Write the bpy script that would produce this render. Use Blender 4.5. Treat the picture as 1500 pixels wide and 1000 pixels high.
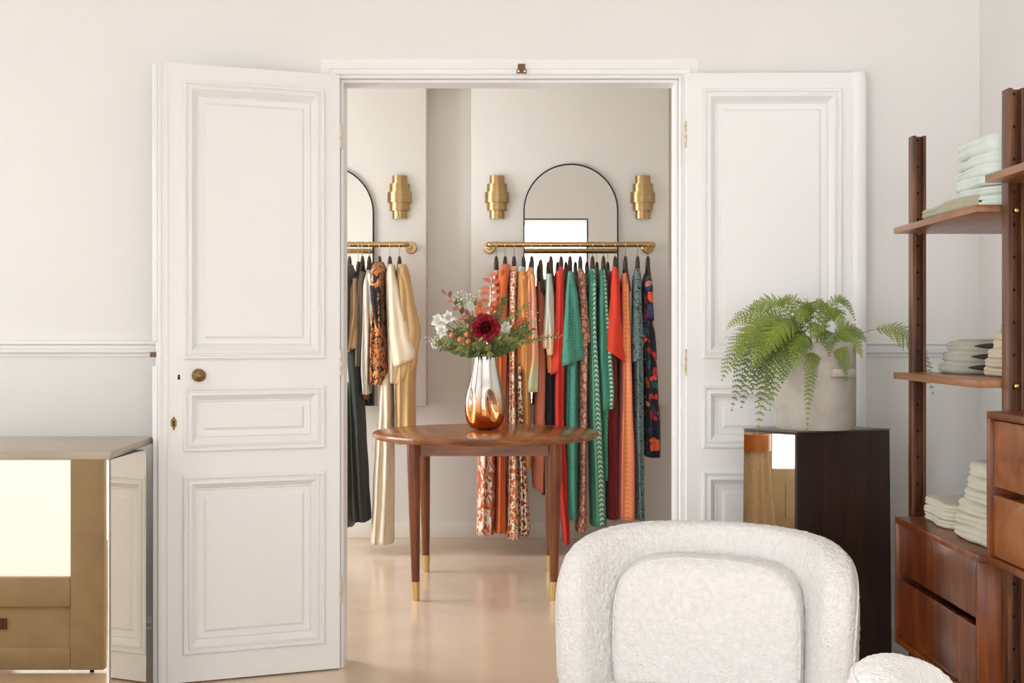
import bpy, bmesh, math, random
from mathutils import Vector, Matrix, noise
random.seed(7)
PI = math.pi
F = 1900.0; H = 1.25; HY = 492.0
sc = bpy.context.scene
for o in list(bpy.data.objects): bpy.data.objects.remove(o)
COL = sc.collection
# ------------------------------------------------------------------ camera, world, lights, exposure
cd = bpy.data.cameras.new('camera'); cam = bpy.data.objects.new('camera', cd); COL.objects.link(cam)
cam.location = (0, 0, H); cam.rotation_euler = (PI/2, 0, 0)
cd.sensor_width = 36; cd.lens = 36*F/1500; cd.shift_y = -8/1500; cd.clip_start = .05
sc.camera = cam
w = bpy.data.worlds.new('world'); sc.world = w; w.use_nodes = True
w.node_tree.nodes['Background'].inputs[0].default_value = (.96, .98, 1, 1)
w.node_tree.nodes['Background'].inputs[1].default_value = 2.0
vs = sc.view_settings
vs.view_transform = 'Standard'; vs.look = 'None'; vs.gamma = 1; vs.use_curve_mapping = False
vs.exposure = 1.04
def area(name, loc, rot, sx, sy, power, color=(.78, .86, 1)):
    l = bpy.data.lights.new(name, 'AREA'); l.shape = 'RECTANGLE'; l.size = sx; l.size_y = sy
    l.energy = power; l.color = color
    o = bpy.data.objects.new(name, l); COL.objects.link(o); o.location = loc; o.rotation_euler = rot
    return o
area('street_window_daylight', (.28, -1.75, 1.55), (PI/2, 0, PI), 2.5, 2.3, 205)
area('passage_fill_light', (-1.42, .1, 1.5), (PI/2, 0, -PI/2), 1.9, 1.7, 33)  # added fill light to brighten the right side of the room
area('left_fill_light', (-3.62, 4.25, 1.7), (PI/2, 0, -PI/2), .8, 1.5, 3)  # lamp of an added window, gives side light to the front room
area('left_door_daylight', (-3.62, 2.85, 1.25), (PI/2, 0, -PI/2), .95, 2.0, 3)
area('pane_backlight', (-1.95, 1.84, 1.2), (PI/2, 0, PI), .8, 1.9, 4)  # added lamp that lights the open leaf's frosted pane from behind
area('dressing_room_window_daylight', (-2.68, 6.5, 1.5), (PI/2, 0, -PI/2), 1.5, 1.9, 27, (.86, .93, 1))

# ------------------------------------------------------------------ materials
def lin(c):
    return tuple((x/255/12.92 if x/255 <= .04045 else ((x/255+.055)/1.055)**2.4) for x in c)+(1,)
class NT:
    def __init__(s, name):
        s.m = bpy.data.materials.new(name); s.m.use_nodes = True
        s.t = s.m.node_tree; s.b = s.t.nodes['Principled BSDF']; s._co = None
    def n(s, typ, **kw):
        nd = s.t.nodes.new(typ)
        for k, v in kw.items(): setattr(nd, k, v)
        return nd
    def put(s, sock, v):
        if hasattr(v, 'is_linked') or hasattr(v, 'links'): s.t.links.new(v, sock)
        elif v is not None: sock.default_value = v
    def co(s, scale=(1, 1, 1), uv=False):
        tc = s.n('ShaderNodeTexCoord'); mp = s.n('ShaderNodeMapping'); mp.inputs['Scale'].default_value = scale
        s.t.links.new(tc.outputs['UV' if uv else 'Object'], mp.inputs[0]); return mp.outputs[0]
    def noise(s, scale=5, detail=4, rough=.5, dist=0, vec=None, out=0):
        nd = s.n('ShaderNodeTexNoise'); nd.inputs['Scale'].default_value = scale; nd.inputs['Detail'].default_value = detail
        nd.inputs['Roughness'].default_value = rough; nd.inputs['Distortion'].default_value = dist
        s.t.links.new(vec or s.co(), nd.inputs['Vector']); return nd.outputs[out]
    def voro(s, scale=5, feature='F1', vec=None, out=0, rnd=1):
        nd = s.n('ShaderNodeTexVoronoi', feature=feature); nd.inputs['Scale'].default_value = scale
        if 'Randomness' in nd.inputs: nd.inputs['Randomness'].default_value = rnd
        s.t.links.new(vec or s.co(), nd.inputs['Vector']); return nd.outputs[out]
    def ramp(s, fac, stops, interp='LINEAR'):
        nd = s.n('ShaderNodeValToRGB'); cr = nd.color_ramp; cr.interpolation = interp
        while len(cr.elements) < len(stops): cr.elements.new(.5)
        for e, (p, c) in zip(cr.elements, stops): e.position = p; e.color = c if len(c) == 4 else lin(c)
        s.t.links.new(fac, nd.inputs[0]); return nd.outputs[0]
    def math(s, op, a, b=None, c=None):
        nd = s.n('ShaderNodeMath', operation=op)
        for i, v in enumerate((a, b, c)):
            if v is not None: s.put(nd.inputs[i], v)
        return nd.outputs[0]
    def mix(s, fac, a, b, mode='MIX'):
        nd = s.n('ShaderNodeMix', data_type='RGBA', blend_type=mode)
        s.put(nd.inputs['Factor'], fac); s.put(nd.inputs['A'], a); s.put(nd.inputs['B'], b); return nd.outputs['Result']
    def bump(s, h, strength=.3, dist=.01):
        nd = s.n('ShaderNodeBump'); nd.inputs['Strength'].default_value = strength; nd.inputs['Distance'].default_value = dist
        s.t.links.new(h, nd.inputs['Height']); s.t.links.new(nd.outputs[0], s.b.inputs['Normal'])
    def xyz(s, vec):
        nd = s.n('ShaderNodeSeparateXYZ'); s.t.links.new(vec, nd.inputs[0]); return nd.outputs
    def done(s, color, rough=.6, metal=0, sheen=0, spec=None):
        s.put(s.b.inputs['Base Color'], color); s.put(s.b.inputs['Roughness'], rough); s.b.inputs['Metallic'].default_value = metal
        if sheen: s.b.inputs['Sheen Weight'].default_value = sheen
        if spec is not None: s.b.inputs['Specular IOR Level'].default_value = spec
        return s.m
def simple(name, c, rough=.6, metal=0, var=.06, scale=8, bump=0, bscale=60, sheen=0, stretch=(1, 1, 1), spec=None):
    t = NT(name); c = lin(c)
    d = tuple(x*(1-var) for x in c[:3])+(1,); e = tuple(min(1, x*(1+var)) for x in c[:3])+(1,)
    v = t.co(stretch)
    col = t.ramp(t.noise(scale, 5, vec=v), [(.3, d), (.7, e)])
    if bump: t.bump(t.noise(bscale, 4, vec=v), bump, .004)
    return t.done(col, rough, metal, sheen, spec)
def wood(name, dark, mid, light, rough=.35, axis='z', scale=1, bump=.05):
    t = NT(name); st = {'z': (14, 14, 1.1), 'x': (1.1, 14, 14), 'y': (14, 1.1, 14)}[axis]
    v = t.co(tuple(a*scale for a in st))
    n1 = t.noise(1.6, 6, .6, 1.2, v); n2 = t.noise(7, 4, .6, .3, v); blot = t.noise(3.2, 3)
    f = t.math('ADD', t.math('MULTIPLY', n1, .55), t.math('ADD', t.math('MULTIPLY', n2, .2), t.math('MULTIPLY', blot, .3)))
    col = t.ramp(f, [(.36, dark), (.52, mid), (.68, light)])
    t.bump(n2, bump, .002); return t.done(col, rough)
M = {}
M['wall'] = simple('white_wall_paint', (237, 234, 230), .75, var=.015, scale=1.5, bump=.08, bscale=40)
M['wall_back'] = simple('greige_wall_paint', (228, 222, 213), .8, var=.015, scale=1.5, bump=.06, bscale=40)
M['trim'] = simple('white_gloss_trim', (243, 242, 240), .38, var=.01, scale=3, bump=.012, bscale=10, stretch=(1, 1, .4))
M['trim_back'] = simple('cream_skirting', (233, 225, 212), .45, var=.01)
M['ceil'] = simple('ceiling_paint', (240, 236, 230), .8, var=.01)
def floor_mat():
    t = NT('polished_beige_resin')
    c = t.ramp(t.noise(1.3, 6, .6, .8), [(.3, (217, 190, 163)), (.55, (225, 200, 174)), (.75, (230, 207, 182))])
    r = t.ramp(t.noise(2.2, 5, .6), [(.3, (.13,)*3+(1,)), (.7, (.24,)*3+(1,))])
    t.bump(t.noise(3, 3), .05, .02); return t.done(c, r)
M['floor'] = floor_mat()
M['table_wood'] = wood('reddish_walnut', (92, 50, 24), (140, 84, 42), (172, 112, 60), .22, 'x', .7)
M['table_leg'] = wood('reddish_walnut_upright', (70, 34, 15), (116, 60, 28), (144, 84, 42), .28, 'z', 1)
M['cab_wood'] = wood('old_teak_red', (54, 22, 6), (112, 54, 17), (152, 88, 36), .3, 'z', .55)
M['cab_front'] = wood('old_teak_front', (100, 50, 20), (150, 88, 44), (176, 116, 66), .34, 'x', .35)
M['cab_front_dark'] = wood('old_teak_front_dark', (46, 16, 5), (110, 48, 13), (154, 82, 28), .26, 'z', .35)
M['post_wood'] = wood('teak_post', (38, 17, 8), (92, 52, 28), (134, 88, 54), .4, 'z', 1)
M['shelf_wood'] = wood('teak_shelf', (96, 50, 22), (142, 90, 46), (172, 122, 74), .33, 'y', .6)
M['dark'] = simple('dark_gap', (22, 14, 10), .8, var=.2)
M['brass'] = simple('brushed_brass', (178, 148, 104), .3, 1, .1, 3, .12, 30, stretch=(1, 1, 30))
M['brass_rail'] = simple('satin_brass_rail', (186, 156, 108), .28, 1, .06, 6)
M['brass_sock'] = simple('pale_brass_ferrule', (214, 180, 122), .35, 1, .05)
M['old_hinge'] = simple('painted_hinge', (214, 200, 172), .5, .2, .25, 60)
M['old_brass'] = simple('aged_brass', (142, 116, 70), .42, 1, .45, 160, .5, 220)
M['bronze_catch'] = simple('brown_bronze', (112, 88, 62), .5, .7, .2, 120)
M['hook'] = simple('brass_hook_wire', (206, 180, 140), .25, 1, .03)
M['hanger'] = wood('dark_hanger_wood', (34, 22, 16), (62, 42, 32), (92, 66, 50), .35, 'z', 2)
M['black'] = simple('black_metal', (28, 26, 24), .45, .3)
def mirror(name, c, rough=.0):
    t = NT(name); return t.done(lin(c), rough, 1)
M['mirror'] = mirror('silver_mirror', (236, 232, 226))
M['bronze_mirror'] = mirror('bronze_tinted_mirror', (236, 228, 214), .01)
M['console_top'] = simple('greige_console_top', (176, 162, 144), .32, var=.05, scale=4)
M['plinth_wood'] = wood('near_black_veneer', (28, 14, 9), (44, 25, 17), (64, 40, 30), .42, 'z', .55, .1)
M['plinth_top'] = simple('dark_plinth_top', (96, 84, 72), .3, var=.1)
def concrete():
    t = NT('pale_concrete')
    c = t.ramp(t.noise(7, 7, .62, .4), [(.3, (166, 158, 144)), (.55, (190, 182, 168)), (.75, (202, 195, 182))])
    t.bump(t.noise(70, 5), .25, .002); return t.done(c, .8)
M['concrete'] = concrete()
M['soil'] = simple('dark_soil', (60, 44, 32), .95, var=.4, scale=60, bump=1, bscale=60)
def boucle():
    t = NT('white_boucle')
    v = t.voro(170, 'F1'); n = t.noise(110, 3)
    h = t.math('ADD', t.math('MULTIPLY', v, -.9), n)
    t.bump(h, .55, .006)
    c = t.ramp(t.noise(60, 3), [(.3, (222, 219, 214)), (.7, (233, 229, 224))]); return t.done(c, .95, 0, .25)
M['boucle'] = boucle()
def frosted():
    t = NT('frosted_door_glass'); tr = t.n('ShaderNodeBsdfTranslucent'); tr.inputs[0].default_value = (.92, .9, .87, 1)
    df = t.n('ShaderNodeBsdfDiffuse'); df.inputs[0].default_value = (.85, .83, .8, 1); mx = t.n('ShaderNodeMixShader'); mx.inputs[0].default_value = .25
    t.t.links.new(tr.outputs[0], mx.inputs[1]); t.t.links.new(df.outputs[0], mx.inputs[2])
    em = t.n('ShaderNodeEmission'); em.inputs[0].default_value = (.9, .95, 1, 1); em.inputs[1].default_value = .17; ad = t.n('ShaderNodeAddShader')  # emission adds a glow to the pane, standing in for daylight behind it
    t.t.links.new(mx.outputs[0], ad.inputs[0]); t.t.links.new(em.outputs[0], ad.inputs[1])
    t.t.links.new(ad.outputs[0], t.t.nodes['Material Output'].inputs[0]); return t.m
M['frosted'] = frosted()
M['door_old'] = simple('aged_beige_paint', (192, 170, 136), .5, var=.08, scale=9, bump=.2, bscale=25)
M['linen_skirt'] = simple('tan_linen', (184, 158, 122), .9, var=.12, scale=60, bump=.4, bscale=260)
M['amber'] = simple('amber_lacquer', (168, 92, 30), .2, var=.3, scale=9)

# fabrics
def fab(name, c, var=.08, scale=25, bump=.25, bscale=300, rough=.85, stretch=(1, 1, .25), sheen=.1):
    return simple(name, c, rough, 0, var, scale, bump, bscale, sheen, stretch)
def grad(name, stops, z0, z1):
    t = NT(name); z = t.xyz(t.co(uv=True))[1]
    f = t.math('DIVIDE', t.math('SUBTRACT', z, z0), z1-z0)
    f = t.math('ADD', f, t.math('MULTIPLY', t.math('SUBTRACT', t.noise(14, 3), .5), .12))
    t.bump(t.noise(250, 3), .2, .003); return t.done(t.ramp(f, stops), .85, 0, .1)
def print2(name, a, b, scale, thr=.5, dist=2.5, soft=.02, stretch=(1, 1, 1), detail=1.5):
    t = NT(name); f = t.noise(scale, detail, .5, dist, t.co(stretch))
    return t.done(t.ramp(f, [(thr-soft, a), (thr+soft, b)]), .85, 0, .1)
def swirl(name, a, b, scale, lo=.04, hi=.10, c=None, dist=1.5):
    t = NT(name); wob = t.noise(scale*.6, 2, .5, dist, out=1)
    v = t.mix(.05, t.co(), wob, 'ADD')
    f = t.voro(scale, 'DISTANCE_TO_EDGE', vec=v)
    st = [(lo, a), (hi, b)]
    if c: st += [(hi*2.2, b), (hi*2.6, c)]
    return t.done(t.ramp(f, st), .85, 0, .1)
def dots(name, base, dark, scale, r=.25, var=None):
    t = NT(name); f = t.voro(scale, 'F1', rnd=.35)
    c = t.ramp(f, [(r-.05, dark), (r+.05, base)]); t.bump(f, .15, .003); return t.done(c, .85, 0, .1)
def chevron(name, base, band, center, width, period=.03, stripe=None, k=.5, smear=None):
    t = NT(name); u, z, _ = t.xyz(t.co(uv=True))
    du = t.math('ABSOLUTE', t.math('SUBTRACT', u, center))
    s = t.math('FRACT', t.math('DIVIDE', t.math('ADD', z, t.math('MULTIPLY', du, k*.05)), period))
    m = t.math('MULTIPLY', t.math('LESS_THAN', du, width), t.math('LESS_THAN', s, .52))
    ground = t.ramp(t.noise(30, 4, .6, 0, t.co((2.5, 1, .08))), [(.35, base), (.65, smear or base)])
    c = t.mix(m, ground, lin(band))
    if stripe:
        cc, w2, col = stripe; d2 = t.math('SUBTRACT', u, cc)
        s2 = t.math('FRACT', t.math('DIVIDE', t.math('ADD', z, t.math('MULTIPLY', u, .03)), .014))
        m2 = t.math('MULTIPLY', t.math('LESS_THAN', t.math('ABSOLUTE', d2), w2), t.math('LESS_THAN', s2, .5))
        c = t.mix(m2, c, lin(col))
    return t.done(c, .85, 0, .1)
def floral(name):
    t = NT(name); v = t.mix(.10, t.co(), t.noise(9, 2, out=1), 'ADD')
    cell = t.voro(19, 'F1', vec=v, out='Color'); d = t.voro(19, 'F1', vec=v)
    pick = t.xyz(cell)[0]
    pal = t.ramp(pick, [(0, (226, 88, 40)), (.16, (36, 82, 84)), (.32, (196, 52, 60)), (.46, (26, 26, 40)), (.6, (232, 150, 120)), (.7, (62, 60, 104)), (.84, (150, 30, 52))], 'CONSTANT')
    line = t.math('GREATER_THAN', t.noise(30, 1, .5, 2.5), .62)
    c = t.mix(t.math('LESS_THAN', d, .58), lin((20, 20, 32)), pal)
    c = t.mix(line, c, lin((20, 20, 32)))
    return t.done(c, .85, 0, .1)
def leopard(name):
    t = NT(name); v = t.mix(.06, t.co((1, 1, .8)), t.noise(14, 2, out=1), 'ADD')
    a = t.ramp(t.noise(20, 2, .5, 1.2, v), [(.40, (220, 152, 92)), (.47, (178, 106, 54))])
    m = t.math('GREATER_THAN', t.noise(30, 1.5, .5, 1.6, v), .53)
    return t.done(t.mix(m, a, lin((44, 26, 22))), .85, 0, .1)
def ribbed(name, c):
    t = NT(name); wv = t.n('ShaderNodeTexWave', bands_direction='X'); wv.inputs['Scale'].default_value = 55; wv.inputs['Distortion'].default_value = .6
    t.t.links.new(t.co(), wv.inputs[0]); t.bump(wv.outputs[1], .6, .004)
    return t.done(t.ramp(wv.outputs[1], [(0, tuple(int(x*.9) for x in c)), (1, c)]), .9, 0, .1)
FB = {
 'leafprint': print2('rust_leaf_print', (238, 222, 202), (196, 92, 38), 11, .49, 3.2, stretch=(1.6, 1, .9)),
 'rust': fab('rust_orange_cotton', (216, 104, 48)),
 'ornate': swirl('orange_ornament_print', (240, 222, 196), (200, 104, 40), 27, .09, .13),
 'brownprint': swirl('brown_ornament_print', (236, 214, 186), (134, 56, 30), 27, .10, .14),
 'peachtop': fab('peach_orange_cotton', (226, 150, 84)),
 'ochre': fab('ochre_crepe', (206, 150, 84)),
 'peachpink': grad('peach_pink_dip_dye', [(0, (210, 214, 170)), (.16, (238, 178, 130)), (.6, (236, 156, 128)), (1, (230, 160, 90))], 1.03, 1.66),
 'terracotta': grad('terracotta_salmon', [(0, (222, 140, 112)), (.45, (214, 124, 98)), (.62, (168, 88, 64)), (1, (176, 98, 72))], .60, 1.62),
 'mintpeach': grad('mint_to_peach_dip_dye', [(0, (236, 176, 128)), (.22, (240, 200, 156)), (.45, (222, 222, 200)), (1, (190, 214, 204))], 1.05, 1.62),
 'blackcloth': fab('black_cotton', (30, 28, 30)),
 'red': fab('poppy_red_crepe', (206, 44, 34)),
 'orangered': fab('orange_red_crepe', (222, 62, 34), .05),
 'green': dots('green_dotted_cotton', (76, 146, 124), (44, 108, 92), 58, .26),
 'paisley': swirl('dusty_pink_paisley', (150, 84, 66), (214, 160, 136), 26, .05, .16, (176, 100, 78)),
 'greenchev': chevron('green_white_chevron_stripe', (56, 138, 108), (232, 236, 222), .28, .32, .027, k=.75, smear=(92, 164, 134)),
 'greenstripe': chevron('green_striped_viscose', (40, 112, 90), (196, 216, 196), .5, .22, .024, k=.6, smear=(72, 144, 116)),
 'burgundy': fab('burgundy_viscose', (118, 20, 26)),
 'coral': chevron('coral_chevron_stripe', (240, 126, 96), (240, 168, 76), -.05, .30, .026, stripe=(.78, .16, (196, 44, 34)), k=.75, smear=(244, 146, 118)),
 'teal': swirl('grey_teal_paisley', (34, 52, 54), (126, 148, 144), 26, .03, .07, (92, 118, 118)),
 'floral': floral('navy_floral_print'),
 'charcoal': fab('charcoal_wool', (62, 60, 56), .15),
 'olive': fab('olive_grey_cotton', (96, 98, 82), .08),
 'blackgreen': fab('black_green_cotton', (38, 42, 36), .1),
 'tanknit': fab('tan_knit', (170, 138, 100), .12, bump=.6, bscale=160),
 'taupe': fab('taupe_wool', (112, 98, 80), .1),
 'whiterib': ribbed('white_ribbed_knit', (238, 230, 214)),
 'leopard': leopard('leopard_print'),
 'cream': fab('cream_wool', (232, 214, 186), .04),
 'creamsilk': fab('cream_satin', (238, 224, 198), .03, rough=.5),
 'camel': fab('camel_linen', (202, 164, 112), .05),
 'mint': fab('pale_mint_jersey', (206, 214, 204), .03, bump=.15),
 'sage': fab('sage_jersey', (166, 160, 134), .05, bump=.15),
 'greygreen': fab('grey_green_jersey', (164, 162, 148), .05, bump=.15),
 'beige': fab('oatmeal_jersey', (196, 182, 156), .04, bump=.15),
 'stone': fab('stone_jersey', (196, 190, 170), .04, bump=.15),
 'darktrim': fab('dark_brown_lining', (64, 52, 44), .1),
}
def leafm(name, a, b, rough=.5, tr=.0):
    t = NT(name); c = t.ramp(t.noise(9, 3), [(.3, a), (.7, b)])
    return t.done(c, rough)
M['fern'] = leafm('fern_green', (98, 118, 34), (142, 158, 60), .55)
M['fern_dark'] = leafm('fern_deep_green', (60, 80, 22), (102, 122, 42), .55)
M['stem'] = leafm('brown_green_stem', (92, 80, 44), (120, 104, 60), .6)
M['leaf'] = leafm('bouquet_green_leaf', (66, 84, 36), (120, 132, 68), .5)
M['leaf_light'] = leafm('light_green_leaf', (122, 132, 66), (160, 164, 96), .5)
M['burg_leaf'] = leafm('burgundy_eucalyptus', (120, 62, 52), (152, 90, 76), .5)
M['coral_leaf'] = leafm('coral_preserved_eucalyptus', (214, 110, 82), (232, 140, 110), .5)
M['rust_leaf'] = leafm('rust_leaf', (176, 78, 34), (214, 110, 52), .5)
M['petal_white'] = leafm('white_petal', (240, 236, 222), (250, 247, 240), .6)
M['petal_red'] = leafm('crimson_petal', (146, 20, 40), (204, 56, 70), .55)
M['petal_dark'] = leafm('dark_crimson_petal', (70, 8, 22), (120, 14, 34), .55)
M['berry'] = leafm('orange_berry', (206, 96, 50), (222, 130, 84), .35)
def vase_mat():
    t = NT('silvered_amber_glass'); z = t.xyz(t.co())[2]
    f = t.math('ADD', z, t.math('MULTIPLY', t.math('SUBTRACT', t.noise(9, 3), .5), .12))
    c = t.ramp(f, [(.03, (222, 120, 46)), (.10, (226, 156, 100)), (.17, (230, 214, 198)), (.22, (226, 226, 222))])
    return t.done(c, .04, 1)
M['vase'] = vase_mat()

# ------------------------------------------------------------------ mesh helpers
class MB:
    def __init__(s): s.v = []; s.f = []; s.uv = None; s.mi = []
    def box(s, x0, x1, y0, y1, z0, z1):
        b = len(s.v); s.v += [(x, y, z) for z in (z0, z1) for y in (y0, y1) for x in (x0, x1)]
        s.f += [(b, b+2, b+3, b+1), (b+4, b+5, b+7, b+6), (b, b+1, b+5, b+4), (b+2, b+6, b+7, b+3), (b, b+4, b+6, b+2), (b+1, b+3, b+7, b+5)]
        return s
    def prism(s, poly, z0, z1):
        b = len(s.v); n = len(poly); s.v += [(p[0], p[1], z0) for p in poly]+[(p[0], p[1], z1) for p in poly]
        s.f += [tuple(reversed(range(b, b+n))), tuple(range(b+n, b+2*n))]
        s.f += [(b+i, b+(i+1) % n, b+n+(i+1) % n, b+n+i) for i in range(n)]; return s
    def grid(s, rows, closed_u=True, cap0=False, cap1=False):
        b = len(s.v); n = len(rows[0])
        for r in rows: s.v += [tuple(p) for p in r]
        for i in range(len(rows)-1):
            for j in range(n if closed_u else n-1):
                k = (j+1) % n; s.f.append((b+i*n+j, b+i*n+k, b+(i+1)*n+k, b+(i+1)*n+j))
        if cap0: s.f.append(tuple(reversed(range(b, b+n))))
        if cap1: s.f.append(tuple(range(b+(len(rows)-1)*n, b+len(rows)*n)))
        return s
    def lathe(s, prof, n=32, c=(0, 0, 0), cap=True, a0=0, a1=2*PI):
        full = abs(a1-a0-2*PI) < 1e-6; m = n if full else n+1
        rows = [[(c[0]+r*math.cos(a0+(a1-a0)*j/n), c[1]+r*math.sin(a0+(a1-a0)*j/n), c[2]+z) for j in range(m)] for r, z in prof]
        return s.grid(rows, full, cap and full, cap and full)
    def tube(s, pts, r, n=8, cap=True):
        pts = [Vector(p) for p in pts]; rows = []; up = Vector((.13, .21, .97))
        rr = r if isinstance(r, (list, tuple)) else [r]*len(pts)
        t0 = (pts[1]-pts[0]).normalized()
        a = t0.cross(up)
        if a.length < .2: a = t0.cross(Vector((1, 0, 0)))
        a.normalize()
        for i, p in enumerate(pts):
            t = (pts[min(i+1, len(pts)-1)]-pts[max(i-1, 0)]).normalized()
            a = (a-t*a.dot(t)).normalized(); b = t.cross(a)
            rows.append([p+(a*math.cos(2*PI*j/n)+b*math.sin(2*PI*j/n))*rr[i] for j in range(n)])
        return s.grid(rows, True, cap, cap)
    def add(s, vs_, fs_):
        b = len(s.v); s.v += [tuple(v) for v in vs_]; s.f += [tuple(b+i for i in f) for f in fs_]; return s
    def build(s, name, m, parent=None, smooth=False, bevel=0, seg=2, recalc=True, local=False, angle=None):
        off = Vector((0, 0, 0))
        if parent is not None and not local:
            p = parent
            while p: off += p.location; p = p.parent
        me = bpy.data.meshes.new(name); me.from_pydata([tuple(Vector(v)-off) for v in s.v], [], s.f)
        if s.uv:
            uvl = me.uv_layers.new(name='UVMap')
            for lp in me.loops: uvl.data[lp.index].uv = s.uv[lp.vertex_index]
        if recalc or bevel:
            bm = bmesh.new(); bm.from_mesh(me)
            if recalc: bmesh.ops.recalc_face_normals(bm, faces=bm.faces)
            if bevel:
                ed = [e for e in bm.edges if len(e.link_faces) == 2 and e.calc_face_angle(0) > .5]
                bmesh.ops.bevel(bm, geom=ed, offset=bevel, segments=seg, affect='EDGES', profile=.5, clamp_overlap=True)
            bm.to_mesh(me); bm.free()
        me.materials.append(m if not isinstance(m, str) else M[m])
        if smooth or bevel:
            me.polygons.foreach_set('use_smooth', [True]*len(me.polygons))
            if bevel or angle: me.set_sharp_from_angle(angle=angle or .6)
        o = bpy.data.objects.new(name, me); COL.objects.link(o)
        if parent is not None: o.parent = parent
        return o
def tag(o, label=None, cat=None, group=None, kind=None):
    if label: o['label'] = label
    if cat: o['category'] = cat
    if group: o['group'] = group
    if kind: o['kind'] = kind
    return o
def empty(name, loc=(0, 0, 0), rz=0, **kw):
    o = bpy.data.objects.new(name, None); COL.objects.link(o); o.location = loc; o.rotation_euler = (0, 0, rz); o.empty_display_size = .05
    return tag(o, **kw)
def copy_tree(o, parent=None):
    c = o.copy(); COL.objects.link(c); c.parent = parent
    for ch in [k for k in bpy.data.objects if k.parent == o and k is not c]: copy_tree(ch, c)
    return c
def P(px, py, d): return Vector(((px-750)*d/F, d, H-(py-HY)*d/F))
def box(name, m, x0, x1, y0, y1, z0, z1, parent=None, bevel=0, **kw):
    return tag(MB().box(x0, x1, y0, y1, z0, z1).build(name, m, parent, bevel=bevel), **kw)

# ------------------------------------------------------------------ room shell
YW = 4.89; YB = 8.03; YP = 7.86
OX0, OX1, OZ = -.648, .628, 2.218
S = dict(kind='structure')
box('floor', 'floor', -3.6, 2.0, -1.7, 8.35, -.08, 0, **S)
box('ceiling', 'ceil', -3.6, 2.0, -1.7, 8.35, 3.1, 3.18, **S)
wm = MB().box(-3.4, OX0, YW, 5.01, 0, 3.1).box(OX1, 1.762, YW, 5.01, 0, 3.1).box(OX0, OX1, YW, 5.01, OZ, 3.1)
tag(wm.build('wall_middle', 'wall'), label='white wall with the double doorway', **S)
box('wall_right', 'wall', 1.762, 1.9, -1.6, 5.01, 0, 3.1, **S)
# left wall with an added unseen window and a glazed door
lw = MB().box(-3.5, -3.4, 4.7, 5.01, 0, 3.1).box(-3.5, -3.4, 3.5, 3.8, 0, 3.1).box(-3.5, -3.4, 3.8, 4.7, 0, .85).box(-3.5, -3.4, 3.8, 4.7, 2.6, 3.1)
lw.box(-3.5, -3.4, 2.2, 3.5, 2.35, 3.1).box(-3.5, -3.4, 2.0, 2.2, 0, 3.1)
tag(lw.build('wall_left', 'wall'), **S)
fw = MB().box(-3.5, -2.4, 1.95, 2.05, 0, 3.1).box(-1.5, -1.2, 1.95, 2.05, 0, 3.1).box(-2.4, -1.5, 1.95, 2.05, 0, .25).box(-2.4, -1.5, 1.95, 2.05, 2.15, 3.1)
tag(fw.build('wall_side', 'wall'), **S)
box('wall_nib', 'wall', -2.52, -2.42, 2.05, 3.38, 0, 3.1, **S)
wp = MB().box(-1.3, -1.2, -1.6, -.9, 0, 3.1).box(-1.3, -1.2, 1.1, 1.95, 0, 3.1).box(-1.3, -1.2, -.9, 1.1, 0, .6).box(-1.3, -1.2, -.9, 1.1, 2.4, 3.1)
tag(wp.build('wall_passage', 'wall'), **S)
wf = empty('added_window_5', (-1.25, .1, 1.5), **S)  # unseen window, added to brighten the right wall and shelving
fm = MB()
for y in (-.9, .08, 1.06): fm.box(-1.27, -1.23, y, y+.04, .6, 2.4)
for z in (.6, 2.36): fm.box(-1.27, -1.23, -.9, 1.1, z, z+.04)
fm.build('window_frame', 'trim', wf)
bw = MB().box(-1.3, -.97, -1.6, -1.5, 0, 3.1).box(1.53, 1.9, -1.6, -1.5, 0, 3.1).box(-.97, 1.53, -1.6, -1.5, 0, .35).box(-.97, 1.53, -1.6, -1.5, 2.75, 3.1)
tag(bw.build('wall_front', 'wall'), **S)
wf = empty('window_1', (.28, -1.55, 1.55), **S)
fm = MB()
for x in (-.97, 1.49): fm.box(x, x+.04, -1.58, -1.52, .35, 2.75)
for z in (.35, 2.71): fm.box(-.97, 1.53, -1.58, -1.52, z, z+.04)
fm.build('window_frame', 'trim', wf)
wf = empty('added_window_2', (-3.45, 4.25, 1.7), **S)  # unseen window added for side light in the front room
fm = MB()
for y in (3.8, 4.23, 4.66): fm.box(-3.47, -3.43, y, y+.04, .85, 2.6)
for z in (.85, 2.0, 2.56): fm.box(-3.47, -3.43, 3.8, 4.7, z, z+.04)
fm.build('window_frame', 'trim', wf)
wf = empty('added_window_3', (-1.95, 2.0, 1.2), **S)  # unseen window added to make the door leaf's pane bright
fm = MB()
for x in (-2.4, -1.54): fm.box(x, x+.04, 1.98, 2.03, .25, 2.15)
for z in (.25, 2.11): fm.box(-2.4, -1.5, 1.98, 2.03, z, z+.04)
fm.build('window_frame', 'trim', wf)
# glazed shop door closed in the left wall (seen in the plinth mirror)
d3 = empty('door_3', (-3.45, 2.85, 0), label='beige half glazed door seen reflected in plinth mirror', **S)
m = MB().box(-3.46, -3.42, 3.36, 3.5, 0, 2.35).box(-3.46, -3.42, 2.2, 2.3, 0, 2.35).box(-3.46, -3.42, 2.3, 3.36, 0, .41).box(-3.46, -3.42, 2.3, 3.36, 2.25, 2.35)
m.build('door_frame', 'door_old', d3, bevel=.004)
MB().box(-3.43, -3.41, 2.42, 3.27, .08, .32).build('lower_panel', 'door_old', d3, bevel=.006)
MB().box(-3.445, -3.44, 2.3, 3.36, .41, 2.25).build('door_pane', 'frosted', d3)
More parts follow.
